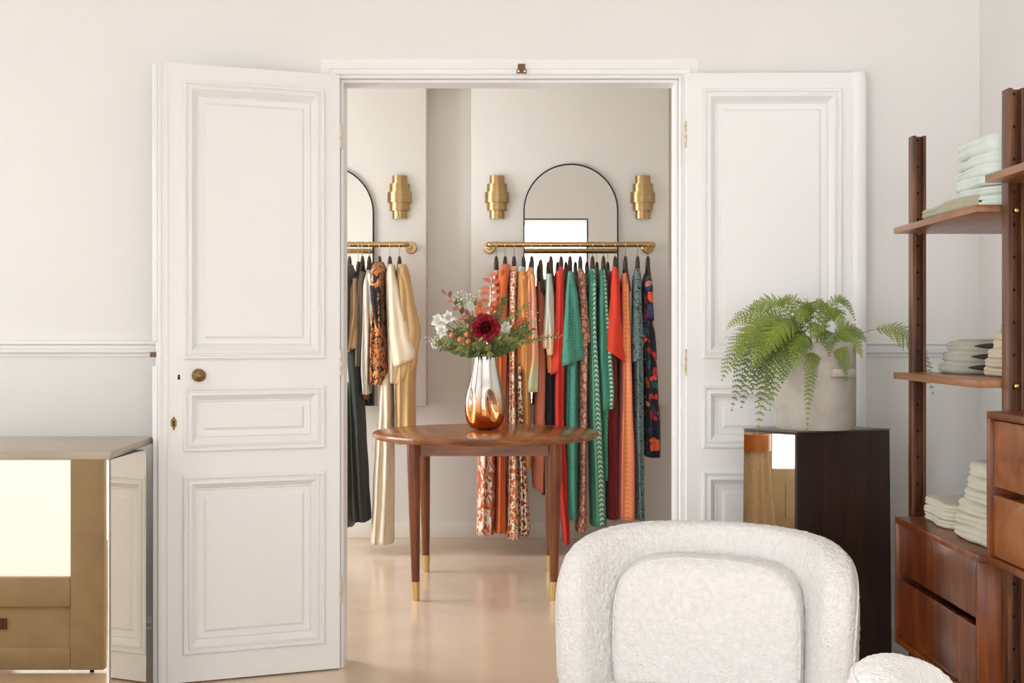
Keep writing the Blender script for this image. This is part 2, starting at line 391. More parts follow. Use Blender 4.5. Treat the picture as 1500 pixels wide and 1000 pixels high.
# open old door leaf facing the console (seen only in the console mirror)
d4 = empty('door_4', (-2.38, 3.33, 0), label='old beige door with frosted pane reflected in the console', **S)
m = MB(); X0, X1 = -2.38, -1.515
m.box(X0, X0+.12, 3.29, 3.33, .01, 2.2).box(X1-.125, X1, 3.29, 3.33, .01, 2.2).box(X0+.12, X1-.125, 3.29, 3.33, .01, .09).box(X0+.12, X1-.125, 3.29, 3.33, .245, .355).box(X0+.12, X1-.125, 3.29, 3.33, 2.08, 2.2)
m.build('door_frame', 'door_old', d4, bevel=.005)
MB().box(X0+.12, X1-.125, 3.295, 3.315, .09, .245).build('lower_panel', 'door_old', d4)
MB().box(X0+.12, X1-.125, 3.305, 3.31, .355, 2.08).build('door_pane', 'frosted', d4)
MB().box(-2.02, -1.88, 3.315, 3.322, .16, .2).build('letter_slot', 'bronze_catch', d4)
MB().tube([(X1-.05, 3.31, 0), (X1-.05, 3.31, .03)], .008).build('door_stop', 'black', d4)
# dressing room beyond the doorway
box('wall_back', 'wall_back', -2.5, 1.6, YB, 8.22, 0, 3.1, **S)
bl = MB().box(-2.6, -2.5, 5.01, 5.7, 0, 3.1).box(-2.6, -2.5, 7.3, 8.22, 0, 3.1).box(-2.6, -2.5, 5.7, 7.3, 0, .5).box(-2.6, -2.5, 5.7, 7.3, 2.5, 3.1)
tag(bl.build('wall_back_left', 'wall_back'), **S)
wf = empty('window_4', (-2.55, 6.5, 1.5), **S)
fm = MB()
for y in (5.7, 6.48, 7.26): fm.box(-2.57, -2.53, y, y+.04, .5, 2.5)
for z in (.5, 2.46): fm.box(-2.57, -2.53, 5.7, 7.3, z, z+.04)
fm.build('window_frame', 'trim_back', wf)
box('wall_back_right', 'wall_back', 1.55, 1.65, 5.01, 8.22, 0, 3.1, **S)
box('trim_3', 'wall_back', -2.5, -.521, YP, YB, .826, 3.1, bevel=.003, label='raised wall panel behind the dark clothes', **S)
box('trim_4', 'wall_back', -.248, .95, YP, YB, .834, 3.1, bevel=.003, label='raised wall panel behind the bright clothes', **S)
box('trim_5', 'wall_back', -.521, -.248, YP+.004, YB, 2.80, 3.1, label='plain soffit over the wall recess', **S)
box('baseboard_back', 'trim_back', -2.5, 1.55, YB-.014, YB, 0, .105, bevel=.004, **S)
# skirting + chair rail of the front room
def rail_profile(name, prof, x0, x1, y, m='trim'):
    mb = MB(); mb.grid([[(x0, y-a, z) for a, z in prof], [(x1, y-a, z) for a, z in prof]], False)
    mb.f = mb.f+[]; n = len(prof); mb.f.append(tuple(range(n))); mb.f.append(tuple(reversed(range(n, 2*n))))
    return tag(mb.build(name, m, smooth=True, angle=.5), **S)
chair_prof = [(0, 1.171), (.006, 1.172), (.008, 1.184), (.018, 1.188), (.02, 1.2), (.012, 1.204), (.012, 1.214), (.026, 1.22), (.026, 1.232), (0, 1.234)]
rail_profile('trim_1', chair_prof, -3.4, OX0-.075, YW)
rail_profile('trim_2', chair_prof, OX1+.075, 1.762, YW)
sk = [(0, 0), (.022, 0), (.022, .15), (.016, .158), (.018, .17), (.008, .185), (.006, .195), (0, .195)]
rail_profile('baseboard_left', sk, -3.4, OX0-.075, YW)
rail_profile('baseboard_right', sk, OX1+.075, 1.762, YW)
# door casing
def casing(name, prof, y):
    rows = [[(OX0-d, y-h, 0), (OX0-d, y-h, OZ+d), (OX1+d, y-h, OZ+d), (OX1+d, y-h, 0)] for d, h in prof]
    return tag(MB().grid(rows, False).build(name, 'trim', smooth=True, angle=.4), **S)
casing('trim_6', [(-.012, -.12), (-.012, -.02), (-.012, -.006), (0, -.006), (0, .004), (.004, .010), (.008, .010), (.010, .004), (.013, .004), (.016, .012), (.02, .014), (.034, .014), (.037, .018), (.041, .018), (.043, .003), (.074, .003), (.075, 0)], YW)
kc = empty('door_catch', P(764, 100, YW-.02), label='small brown metal catch on the casing above the doorway', cat='door catch')
m = MB(); c = P(764, 101, YW-.02)
m.box(c.x-.014, c.x+.014, YW-.024, YW-.017, c.z-.002, c.z+.019).box(c.x-.019, c.x+.019, YW-.026, YW-.016, c.z-.017, c.z-.002)
m.build('catch_plate', 'bronze_catch', kc, bevel=.002)
for sx in (-1, 1):
    MB().lathe([(.0045, 0), (.003, .002)], 10).build('screw_head', 'trim', kc, local=True).location = (sx*.012, -.007, -.012)
    o = [k for k in bpy.data.objects if k.name.startswith('screw_head')][-1]; o.rotation_euler = (PI/2, 0, 0)

# ------------------------------------------------------------------ door leaves
PROF = [(0, 0), (0, .009), (.005, .012), (.011, .011), (.015, .004), (.018, .004), (.022, .010), (.030, .011), (.037, .003), (.045, -.004), (.049, -.010), (.053, -.006), (.056, -.010), (.074, -.011), (.084, -.003), (.086, -.003)]
def door_leaf(name, hinge, rz, s, label, W=.66):
    d = empty(name, hinge, rz, kind='structure', label=label)
    z0, z1 = .006, 2.228; T = .04
    pans = [(1.166, 2.170), (.834, 1.067), (.105, .748)]
    u0, u1 = .058, .574
    X = lambda a, b: (min(s*a, s*b), max(s*a, s*b))
    m = MB(); m.box(*X(0, u0), 0, T, z0, z1); m.box(*X(u1, W), 0, T, z0, z1)
    zs = [z1]+[z for p in pans for z in (p[1], p[0])]+[z0]
    for i in range(0, 8, 2): m.box(*X(u0, u1), 0, T, zs[i+1], zs[i])
    m.build('door_frame', 'trim', d, local=True)
    for face in (0, 1):
        for a, b in pans:
            x0, x1 = X(u0, u1); rows = []
            for ins, h in PROF:
                yy = -h if face == 0 else T+h
                rows.append([(x0+ins, yy, a+ins), (x1-ins, yy, a+ins), (x1-ins, yy, b-ins), (x0+ins, yy, b-ins)])
            mb = MB().grid(rows, True); n = len(mb.v); mb.f.append((n-4, n-3, n-2, n-1))
            if face == 1: mb.f = [tuple(reversed(f)) for f in mb.f]
            o = mb.build('door_panel', 'trim', d, local=True, recalc=False, smooth=True, angle=.35)
    # meeting strip on the free edge
    if s < 0:
        a = MB(); a.box(*X(W, W+.016), .012, .05, z0, 1.142); a.box(*X(W, W+.016), .012, .05, 1.262-.03, z1); a.box(*X(W-.001, W+.004), .012, .046, 1.142, 1.232)
        a.build('meeting_strip', 'trim', d, local=True, bevel=.002)
        b = MB(); b.box(*X(W-.035, W-.030), -.003, 0, z0, z1); b.box(*X(W-.012, W), -.004, 0, z0, z1); b.build('edge_bead', 'trim', d, local=True, bevel=.001)
    else:
        rows = [[(W-.028+.0275*math.cos(t)*1.0, -.004-.013*math.sin(t), z) for t in [k*PI/10 for k in range(11)]] for z in (z0, z1)]
        mb = MB().grid([list(r)+[(W-.028-.0275, .02, r[0][2]), (W-.028+.0275, .02, r[0][2])] for r in rows], True, True, True)
        mb.build('meeting_strip', 'trim', d, local=True, smooth=True, angle=.7)
    # hinges
    for hz in (2.0, 1.152, .3):
        MB().lathe([(.003, -.05), (.005, -.047), (.005, .047), (.003, .05)], 10, (s*-.005, -.001, hz)).build('hinge', 'old_hinge', d, local=True)
    return d
ll = door_leaf('door_1', (OX0+.002, 4.862, 0), math.radians(20.9), -1, 'left panelled white door leaf with brass knob, standing ajar')
rl = door_leaf('door_2', (OX1+.022, 4.825, 0), math.radians(-.9), 1, 'right panelled white door leaf folded back behind the fern', .665)
# hardware on left leaf (local: x=-u)
def onleaf(px, py):
    a = math.radians(20.9); k = (px-750)/F
    # solve hinge + u*(-cos,-sin): X = k*Y
    hx, hy = OX0+.002, 4.862
    u = (hx-k*hy)/(math.cos(a)-k*math.sin(a)); Y = hy-u*math.sin(a)
    return -u, H-(py-HY)*Y/F
x, z = onleaf(290.5, 549.5)
m = MB(); rows = []
for r, y in [(.0225, 0), (.0235, -.003), (.0215, -.006), (.012, -.008), (.009, -.02), (.014, -.026), (.021, -.031), (.0225, -.038), (.019, -.045), (.010, -.049), (.006, -.052), (0.0005, -.053)]:
    rows.append([(x+r*(1+.04*math.cos(12*t))*math.cos(t), y, z+r*(1+.04*math.cos(12*t))*math.sin(t)) for t in [2*PI*j/48 for j in range(48)]])
m.grid(rows, True, False, True); kn = m.build('door_knob', 'old_brass', ll, local=True, smooth=True)
kn['label'] = 'round ornate aged brass knob'
x, z = onleaf(262, 552)
MB().prism([(0, 0)], 0, 0) if False else None
k = MB(); k.add([(x+.004*math.cos(t), -.0012, z+.005+.004*math.sin(t)) for t in [2*PI*j/12 for j in range(12)]], [tuple(range(12))])
k.add([(x-.0055, -.0012, z-.009), (x+.0055, -.0012, z-.009), (x+.003, -.0012, z+.003), (x-.003, -.0012, z+.003)], [(0, 1, 2, 3)])
k.build('keyhole', 'dark', ll, local=True)
x, z = onleaf(254.5, 620)
pl = [(0, .026), (.006, .018), (.012, .012), (.012, -.008), (.007, -.014), (.004, -.02), (0, -.027), (-.004, -.02), (-.007, -.014), (-.012, -.008), (-.012, .012), (-.006, .018)]
e = MB().prism([(x+a*.85, z+b) for a, b in pl], 0, .002); e.v = [(a, -.0002-c, b) for a, b, c in e.v]
es = e.build('escutcheon', 'old_brass', ll, local=True)
k = MB(); k.add([(x+.0035*math.cos(t), -.0026, z+.005+.0045*math.sin(t)) for t in [2*PI*j/12 for j in range(12)]], [tuple(range(12))])
k.add([(x-.004, -.0026, z-.01), (x+.004, -.0026, z-.01), (x+.002, -.0026, z+.003), (x-.002, -.0026, z+.003)], [(0, 1, 2, 3)])
k.build('keyhole', 'dark', ll, local=True)
MB().box(-.685, -.662, .018, .034, 1.175, 1.193).build('latch_bolt', 'bronze_catch', ll, local=True, bevel=.002)

# ------------------------------------------------------------------ wall sconces
def sconce():
    r = empty('wall_sconce')
    for z, h, hw in [(.107, .052, .045), (.058, .052, .061), (.001, .064, .074), (-.053, .050, .061), (-.102, .050, .045)]:
        m = MB(); zc = z; n = 28
        rows = [[(hw*math.cos(PI+PI*j/n), (hw*.9)*math.sin(PI+PI*j/n)-.001, q) for j in range(n+1)] for q in (zc-h/2, zc+h/2)]
        rin = [[(x*(1-.003/hw), y*(1-.003/hw), z_) for x, y, z_ in rr] for rr in rows]
        m.grid([rows[0], rows[1], rin[1], rin[0], rows[0]], False)
        m.build('brass_tier', 'brass', r, local=True, smooth=True, angle=.6, recalc=True)
    MB().box(-.035, .035, -.02, 0, -.12, .12).build('back_plate', 'brass', r, local=True, bevel=.003)
    MB().lathe([(.012, -.05), (.015, -.03), (.015, .03), (.012, .05)], 12, (0, -.025, 0)).build('bulb', 'petal_white', r, local=True, smooth=True)
    return r
s0 = sconce()
labs = ['tiered brass wall sconce above the dark clothes', 'tiered brass wall sconce left of the arched mirror, over the orange dresses', 'tiered brass wall sconce right of the arched mirror, nearest the open white door']
for i, px in enumerate((585.5, 728, 941.5)):
    s = s0 if i == 0 else copy_tree(s0)
    s.location = P(px, 290, YP-.001)+Vector((0, 0, 0)); s.location.y = YP-.001
    tag(s, labs[i], 'wall lamp', 'brass sconces on the far wall')

# ------------------------------------------------------------------ arched mirrors
def arch_mirror(cx, r, zb, zt, label):
    t = empty('arched_mirror', (cx, YP-.02, zb), label=label, cat='mirror', group='arched mirrors')
    zc = zt-r
    def outline(rr, zb_): return [(cx-rr, zb_)]+[(cx+rr*math.cos(PI-PI*j/48), zc+rr*math.sin(PI-PI*j/48)) for j in range(49)]+[(cx+rr, zb_)]
    o = outline(r-.003, zb+.003)
    m = MB(); n = len(o); m.v = [(a, YP-.014, b) for a, b in o]; m.f = [tuple(range(n))]
    m.build('mirror_glass', 'mirror', t, recalc=False)
    a, b = outline(r, zb), outline(r-.008, zb+.008); rows = []
    for y_, ol in ((YP-.001, a), (YP-.022, a), (YP-.022, b), (YP-.001, b)): rows.append([(p, y_, q) for p, q in ol])
    MB().grid(rows+[rows[0]], True).build('mirror_frame', 'black', t)
    return t
arch_mirror(.356, .287, .836, 2.292, 'tall arched mirror with thin black frame behind the bright dresses')
arch_mirror(-1.122, .287, .828, 2.28, 'arched mirror behind the dark clothes, half hidden by the left door')

# ------------------------------------------------------------------ clothes rails
YR = 7.557; ZR = H+134*YR/F
def rail(x0, x1, label, elbows):
    t = empty('clothes_rail', ((x0+x1)/2, YP, ZR), label=label, cat='clothes rail', group='brass wall rails')
    R = .022
    pts = []
    if elbows[0]: pts += [(x0, YP-.005, ZR), (x0, YR+R, ZR)]+[(x0+R-R*math.cos(a), YR+R-R*math.sin(a), ZR) for a in [PI/2*k/6 for k in range(1, 7)]]
    else: pts += [(x0, YR, ZR)]
    if elbows[1]: pts += [(x1-R+R*math.sin(a), YR+R-R*math.cos(a), ZR) for a in [PI/2*k/6 for k in range(0, 6)]]+[(x1, YR+R, ZR), (x1, YP-.005, ZR)]
    else: pts += [(x1, YR, ZR)]
    MB().tube(pts, .0155, 14).build('rail_tube', 'brass_rail', t, smooth=True, angle=.9)
    for e, x in zip(elbows, (x0, x1)):
        if e:
            rows = [[(x+r*math.cos(a), y, ZR+r*math.sin(a)) for a in [2*PI*j/24 for j in range(24)]] for r, y in [(.036, YP-.0005), (.036, YP-.010), (.031, YP-.014), (.018, YP-.014)]]
            MB().grid(rows, True, True, True).build('wall_flange', 'brass_rail', t, smooth=True, angle=.6)
            MB().tube([(x, YR+.03, ZR), (x, YR+.055, ZR)], .02, 14).build('collar', 'brass_rail', t, smooth=True, angle=.6)
rail(-1.75, -.612, 'brass wall rail carrying the dark and cream clothes', (1, 1))
rail(-.137, .822, 'brass wall rail carrying the bright dresses', (1, 1))

# ------------------------------------------------------------------ hangers and garments
def hanger(px, label, drop=0, rz=0, zoff=0):
    x = (px-750)*YR/F
    t = empty('clothes_hanger', (x, YR, ZR), rz, label=label, cat='hanger', group='dark wooden hangers')
    pts = [(0, .015, -.012)]+[(0, .0185*math.cos(a), .0185*math.sin(a)) for a in [-.5+(PI+.9)*k/10 for k in range(11)]]+[(0, -.012, -.03), (0, 0, -.045), (0, 0, -.09-drop)]
    MB().tube(pts, .0016, 6).build('hook', 'hook', t, local=True, smooth=True)
    m = MB(); rows = []
    for k in range(-8, 9):
        u = k/8; y = u*.2; z = -.098-drop-.17*abs(u)**.9; th = .010+.003*abs(u); hh = .020
        rows.append([(th*math.cos(a), y, z+hh*math.sin(a)) for a in [2*PI*j/8 for j in range(8)]])
    m.grid(rows, True, True, True)
    m.grid([[(w_*math.cos(a), y_*math.sin(a), z-drop) for a in [2*PI*j/10 for j in range(10)]] for w_, y_, z in ((.006, .006, -.068), (.010, .014, -.080), (.0135, .020, -.105), (.014, .022, -.15))], True, True, True)
    m.build('shoulder_bar', 'hanger', t, local=True, smooth=True)
    return t
def interp(rows, n):
    ys = [r[0] for r in rows]; out = []
    for i in range(n):
        y = ys[0]+(ys[-1]-ys[0])*i/(n-1)
        k = 0
        while k < len(ys)-2 and y > ys[k+1]: k += 1
        t = (y-ys[k])/(ys[k+1]-ys[k]) if ys[k+1] != ys[k] else 0
        t = max(0, min(1, t)); s = t*t*(3-2*t)*.6+t*.4
        out.append([y]+[rows[k][j]*(1-s)+rows[k+1][j]*s for j in (1, 2)])
    return out
def loft(rows, d, hd, folds=2.0, amp=.010, seed=0, slant=0, neck=True, n=34, seg=44, waves=1.0, hem=.0):
    rnd = random.Random(seed); ph = [rnd.uniform(0, 6.28) for _ in range(6)]
    R = interp(rows, n); mb = MB(); g = []; uv = []
    y0, y1 = rows[0][0], rows[-1][0]
    for i, (y, xl, xr) in enumerate(R):
        t = i/(n-1)
        a = P(xl, y, d); b = P(xr, y, d); cx = (a.x+b.x)/2; hw = (b.x-a.x)/2; z = a.z
        q = min(1, (y-y0)/22.0); hy = hd*(.25+.75*math.sin(q*PI/2)) if neck else hd
        hy *= 1-.12*t
        row = []
        for j in range(seg):
            th = 2*PI*j/seg; c = math.cos(th); s = math.sin(th)
            sc_ = math.copysign(abs(c)**.75, c); ss = math.copysign(abs(s)**.75, s)
            grow = min(1, t*2.2)
            fo = amp*grow*(math.sin(folds*PI*sc_+ph[0]+1.2*math.sin(t*3+ph[1]))+.45*math.sin(2.3*folds*PI*sc_+ph[2]+t*2))
            x = cx+hw*sc_*(1+.03*math.sin(t*9+ph[3])*waves)+.25*fo*ss
            yy = d+hy*ss+fo*(1-abs(sc_)**3)*(1 if s < 0 else -1)
            yy += .004*noise.noise(Vector((x*9, t*7, seed*1.7+s)))
            zz = z-slant*d/F*sc_*t**3+hem*t**6*math.sin(folds*2*PI*sc_+ph[4])
            row.append((x, yy, zz)); uv.append((sc_, zz))
        g.append(row)
    mb.grid(g, True, True, True); mb.uv = uv
    return mb
def garment(name, label, cat, group, px, mat, body, sleeves=(), extra=(), hd=.17, seed=None, hang=True, hz=0, hlab=None, **kw):
    seed = seed or (px*7) % 97
    x = (px-750)*YR/F
    t = empty(name, (x, YR, ZR-.1), label=label, cat=cat, group=group)
    loft(body, YR-.08, hd, seed=seed, **kw).build('body', FB[mat], t, smooth=True)
    for sl in sleeves:
        rows, m_, yd, h_ = sl[:4]; k = sl[4] if len(sl) > 4 else {}
        o = loft(rows, YR-yd, h_, seed=seed+3, neck=False, n=24, seg=28, **{**dict(folds=1.2, amp=.006), **k}).build(k.get('nm', 'sleeve') if False else 'sleeve', FB[m_], t, smooth=True)
    for nm, rows, m_, yd, h_, k in extra:
        loft(rows, YR-yd, h_, seed=seed+5, neck=False, n=26, seg=32, **{**dict(folds=1.5, amp=.007), **k}).build(nm, FB[m_], t, smooth=True)
    if hang: hanger(px, hlab or ('dark wooden hanger carrying the '+label.split(' with ')[0].split(' on ')[0]), rz=random.Random(seed).uniform(-.045, .045), drop=hz)
    return t
GB = 'bright dresses and tops on the right rail'; GD = 'dark and neutral clothes on the left rail'
# right rail, left to right
garment('dress', 'rust and white leaf print dress, first on the right rail', 'dress', GB, 727, 'leafprint', [(396, 724, 730), (430, 717, 731), (500, 708, 731), (600, 704, 729), (670, 700, 727), (740, 698, 727), (779, 697, 726)], folds=2.4, amp=.014, hem=.006)
garment('dress', 'plain rust orange long dress with a pierced hem beside the leaf print dress', 'dress', GB, 740, 'rust', [(387, 735, 747), (397, 732, 748), (430, 729, 745), (500, 728, 745), (600, 728, 742), (700, 727, 742), (776, 725, 743)],
  sleeves=[([(396, 731, 739), (430, 727, 737), (500, 724, 736), (560, 727, 737)], 'rust', .19, .04)], extra=[('hem_border', [(716, 726.5, 741.5), (746, 726, 742)], 'ornate', .10, .168, {})] if False else ())
garment('dress', 'orange ornament print long dress third from the left on the right rail', 'dress', GB, 753, 'ornate', [(390, 750, 757), (400, 746, 758), (440, 745, 757), (550, 744, 756), (650, 743, 760), (720, 742, 762), (784, 740, 762)], folds=2.2, amp=.012, hem=.008)
garment('dress', 'brown and cream print long dress hem showing under the table', 'dress', GB, 759, 'brownprint', [(520, 757, 764), (560, 757, 766), (640, 757, 770), (700, 759, 773), (778, 760, 776)], folds=2.6, amp=.012, hem=.008, hang=False)
garment('shirt', 'peach orange shirt with a pale green collar', 'shirt', GB, 767, 'peachtop', [(392, 761, 771), (402, 757, 771), (440, 755, 772), (500, 755, 775), (542, 754, 776)],
  sleeves=[([(404, 764, 772), (450, 764, 776), (520, 762, 780), (552, 764, 779)], 'peachtop', .2, .045, dict(slant=4))], extra=[('collar', [(391, 760, 768), (400, 758, 770)], 'mint', .12, .06, {})])
garment('dress', 'ochre long dress with its hem just below the table edge', 'dress', GB, 773, 'ochre', [(405, 768, 776), (520, 762, 776), (600, 762, 778), (683, 763, 779)], hang=False)
garment('shirt', 'peach and pink dip dyed long shirt with cuffs', 'shirt', GB, 779, 'peachpink', [(392, 774, 782), (402, 769, 783), (450, 768, 784), (520, 770, 788), (560, 771, 788)],
  sleeves=[([(402, 776, 784), (450, 777, 786), (520, 778, 789), (574, 767, 788)], 'peachpink', .21, .04)])
garment('dress', 'terracotta and salmon long dress with straps', 'dress', GB, 792, 'terracotta', [(412, 787, 797), (450, 785, 799), (550, 784, 800), (640, 781, 798), (700, 779, 797), (716, 780, 797)], hd=.13, hz=.02, slant=5)
garment('blouse', 'pale mint blouse fading to peach at its cuffs', 'blouse', GB, 807, 'mintpeach', [(401, 800, 808), (440, 797, 812), (480, 793, 813), (503, 790, 813), (510, 791, 812)],
  sleeves=[([(402, 800, 808), (450, 799, 811), (505, 799, 812), (520, 801, 811)], 'mintpeach', .2, .045), ([(500, 800, 812), (530, 801, 811), (546, 802, 810)], 'peachtop', .17, .04)])
garment('trousers', 'black trousers hanging behind the mint blouse', 'trousers', GB, 812, 'blackcloth', [(480, 800, 812), (600, 799, 812), (664, 799, 812), (722, 793, 805)], hang=False, hd=.12)
garment('dress', 'bright poppy red long dress with long sleeves', 'dress', GB, 822, 'red', [(391, 819, 825), (405, 815, 827), (500, 812, 828), (600, 811, 826), (700, 815, 832), (792, 824, 834)],
  sleeves=[([(397, 815, 825), (440, 814, 826), (500, 811, 826), (545, 807, 822)], 'orangered', .2, .04, dict(slant=-4))])
garment('dress', 'green dotted wide sleeved long dress', 'dress', GB, 835, 'green', [(397, 832, 839), (420, 830, 843), (500, 826, 848), (600, 825, 848), (700, 827, 847), (757, 827, 848)],
  sleeves=[([(398, 832, 839), (440, 827, 848), (490, 824, 853), (531, 821, 857)], 'green', .215, .05, dict(slant=-6, amp=.010, folds=1.6))], folds=2, amp=.012)
garment('dress', 'dusty pink paisley long dress between two green dresses', 'dress', GB, 850, 'paisley', [(394, 847, 854), (410, 846, 858), (500, 846, 862), (600, 846, 860), (700, 847, 858), (776, 843, 859)],
  sleeves=[([(396, 846, 855), (450, 849, 861), (503, 855, 866)], 'paisley', .2, .04, dict(slant=-4)), ([(506, 847, 862), (544, 851, 862)], 'paisley', .18, .04)])
garment('dress', 'green long dress with a white chevron band down its front', 'dress', GB, 868, 'greenchev', [(394, 863, 871), (410, 860, 873), (480, 860, 873), (560, 860, 878), (640, 862, 882), (700, 863, 886), (766, 864, 888)],
  sleeves=[([(397, 864, 872), (430, 862, 874), (480, 862, 873), (500, 862, 869)], 'greenstripe', .2, .04)], folds=1.8, amp=.012)
garment('dress', 'darker green striped dress with a rolled cuff', 'dress', GB, 884, 'greenstripe', [(395, 877, 886), (415, 874, 889), (500, 874, 893), (560, 876, 893), (640, 880, 890), (700, 882, 890)],
  sleeves=[([(396, 879, 886), (440, 878, 890), (510, 878, 897), (575, 881, 900), (600, 882, 899)], 'greenstripe', .21, .045, dict(slant=-3))])
garment('dress', 'dark burgundy long dress behind the orange red top', 'dress', GB, 892, 'burgundy', [(397, 888, 895), (420, 887, 897), (520, 886, 904), (640, 885, 906), (757, 887, 905)], hang=False, hd=.15)
garment('blouse', 'orange red blouse with wide pointed sleeve', 'blouse', GB, 901, 'orangered', [(391, 897, 903), (420, 894, 907), (480, 890, 910), (515, 889, 912)],
  sleeves=[([(392, 897, 903), (430, 894, 906), (480, 888, 912), (520, 885, 915)], 'orangered', .22, .045, dict(slant=11, amp=.008))])
garment('dress', 'coral pink long dress with yellow chevron stripe', 'dress', GB, 916, 'coral', [(400, 911, 918), (430, 909, 921), (500, 908, 924), (580, 906, 926), (680, 903, 931), (757, 902, 932)],
  sleeves=[([(402, 911, 918), (460, 911, 921), (520, 911, 923)], 'coral', .21, .035)], folds=1.6, amp=.012)
garment('dress', 'grey teal paisley long dress second from the right on its rail', 'dress', GB, 934, 'teal', [(394, 930, 937), (410, 927, 938), (500, 926, 940), (600, 926, 941), (700, 928, 942), (757, 929, 943)],
  sleeves=[([(396, 929, 937), (440, 927, 940), (495, 926, 943), (528, 926, 942)], 'teal', .21, .04, dict(slant=-3))])
garment('dress', 'navy floral print dress last on the right rail', 'dress', GB, 949, 'floral', [(400, 944, 951), (415, 941, 954), (500, 941, 958), (560, 942, 962), (620, 943, 966), (667, 944, 967)],
  sleeves=[([(400, 944, 952), (450, 943, 956), (520, 942, 962), (527, 942, 963)], 'floral', .2, .04)])
for px, k in ((798, 'black'), (843, 'green'), (859, 'dusty pink'), (875, 'chevron')):
    pass
# left rail
garment('dress', 'olive grey long dress with lace hem nearest the left door', 'dress', GD, 508, 'olive', [(560, 500, 516), (640, 500, 517), (700, 498, 518), (768, 496, 519)], hang=False, hd=.15, amp=.014)
garment('coat', 'charcoal wool jacket nearest the left door', 'coat', GD, 512, 'charcoal', [(388, 504, 517), (400, 501, 521), (440, 500, 521), (500, 500, 518), (512, 500, 515)], hd=.19)
garment('dress', 'black green long dress behind the knitwear on the left rail', 'dress', GD, 522, 'blackgreen', [(500, 508, 530), (560, 512, 532), (640, 514, 535), (700, 515, 539), (760, 516, 543)], hang=False, hd=.16, amp=.014)
garment('sweater', 'tan knit sweater on the left rail', 'sweater', GD, 525, 'tanknit', [(406, 516, 523), (450, 514, 527), (500, 510, 528), (515, 507, 523)], hz=.03, sleeves=[([(408, 517, 523), (460, 516, 527), (510, 508, 524)], 'tanknit', .21, .04)])
garment('coat', 'taupe wool jacket behind the white cardigan', 'coat', GD, 531, 'taupe', [(398, 527, 535), (420, 526, 537), (480, 524, 536), (536, 521, 532)])
garment('cardigan', 'white ribbed cardigan on the left rail', 'cardigan', GD, 541, 'whiterib', [(396, 538, 544), (430, 533, 547), (480, 531, 548), (540, 530, 545), (576, 533, 543)],
  sleeves=[([(400, 539, 545), (450, 540, 551), (506, 546, 557)], 'whiterib', .21, .035, dict(slant=-3))])
garment('blouse', 'leopard print blouse with black lining', 'blouse', GD, 556, 'leopard', [(384, 549, 562), (395, 545, 566), (440, 544, 566), (500, 542, 568), (562, 541, 570)], hd=.19,
  sleeves=[([(418, 542, 556), (440, 543, 560), (478, 550, 560), (482, 553, 558)], 'blackcloth', .225, .04)], extra=[('lower_sleeve', [(520, 524, 542), (560, 527, 543), (584, 532, 540)], 'leopard', .1, .05, {})])
garment('trousers', 'cream satin flared trousers reaching the floor', 'trousers', GD, 563, 'creamsilk', [(540, 560, 575), (600, 556, 577), (650, 551, 577), (720, 548, 577), (793, 543, 578)], hang=False, hd=.15, folds=2.2, amp=.018)
garment('coat', 'cream wool coat with a wide sleeve on the left rail', 'coat', GD, 571, 'cream', [(387, 569, 578), (400, 567, 580), (450, 567, 586), (520, 569, 590), (560, 572, 586)],
  sleeves=[([(390, 570, 577), (430, 569, 586), (480, 569, 598), (526, 574, 609), (532, 577, 607)], 'cream', .215, .045, dict(slant=-6))])
garment('coat', 'camel linen coat last on the left rail', 'coat', GD, 585, 'camel', [(387, 583, 595), (400, 582, 600), (440, 583, 606), (500, 582, 612), (560, 580, 608), (620, 580, 609), (648, 580, 609)],
  sleeves=[([(392, 585, 596), (430, 588, 605), (486, 594, 617), (530, 584, 610), (562, 576, 598)], 'camel', .19, .05)])

# ------------------------------------------------------------------ round table
TX, TY, TZ = -.131, 6.5, .774
tb = empty('round_table', (TX, TY, 0), label='round reddish walnut table with brass tipped legs in the doorway', cat='table')
MB().lathe([(0.001, -.034), (.5, -.034), (.548, -.032), (.562, -.022), (.566, -.012), (.563, -.003), (.555, 0), (0.001, 0)], 96, (TX, TY, TZ)).build('tabletop', 'table_wood', tb, smooth=True, angle=.5)
ap = MB(); ax, ay = .345, .35
ap.box(TX-ax, TX+ax, TY-ay-.011, TY-ay+.011, .682, .74).box(TX-ax, TX+ax, TY+ay-.011, TY+ay+.011, .682, .74)
ap.box(TX-ax-.011, TX-ax+.011, TY-ay, TY+ay, .682, .74).box(TX+ax-.011, TX+ax+.011, TY-ay, TY+ay, .682, .74)
ap.build('apron', 'table_wood', tb)
for sx in (-1, 1):
    for sy in (-1, 1):
        c = Vector((TX+sx*.335, TY+sy*.37, 0))
        l = MB(); bx = c.x+(.012 if sx < 0 else -.006); tx = c.x
        rows = [[(tx*t+bx*(1-t)+r*math.cos(a), c.y+r*math.sin(a), z) for a in [2*PI*j/20 for j in range(20)]] for r, z, t in [(.019, .09, .12), (.024, .3, .4), (.030, .6, .8), (.032, .74, 1)]]
        l.grid(rows, True, True, True); lg = l.build('leg', 'table_leg', tb, smooth=True, angle=.7)
        rows = [[(tx*t+bx*(1-t)+r*math.cos(a), c.y+r*math.sin(a), z) for a in [2*PI*j/20 for j in range(20)]] for r, z, t in [(.017, 0, 0), (.0205, .091, .12)]]
        MB().grid(rows, True, True, True).build('ferrule', 'brass_sock', lg, smooth=True, angle=.7)

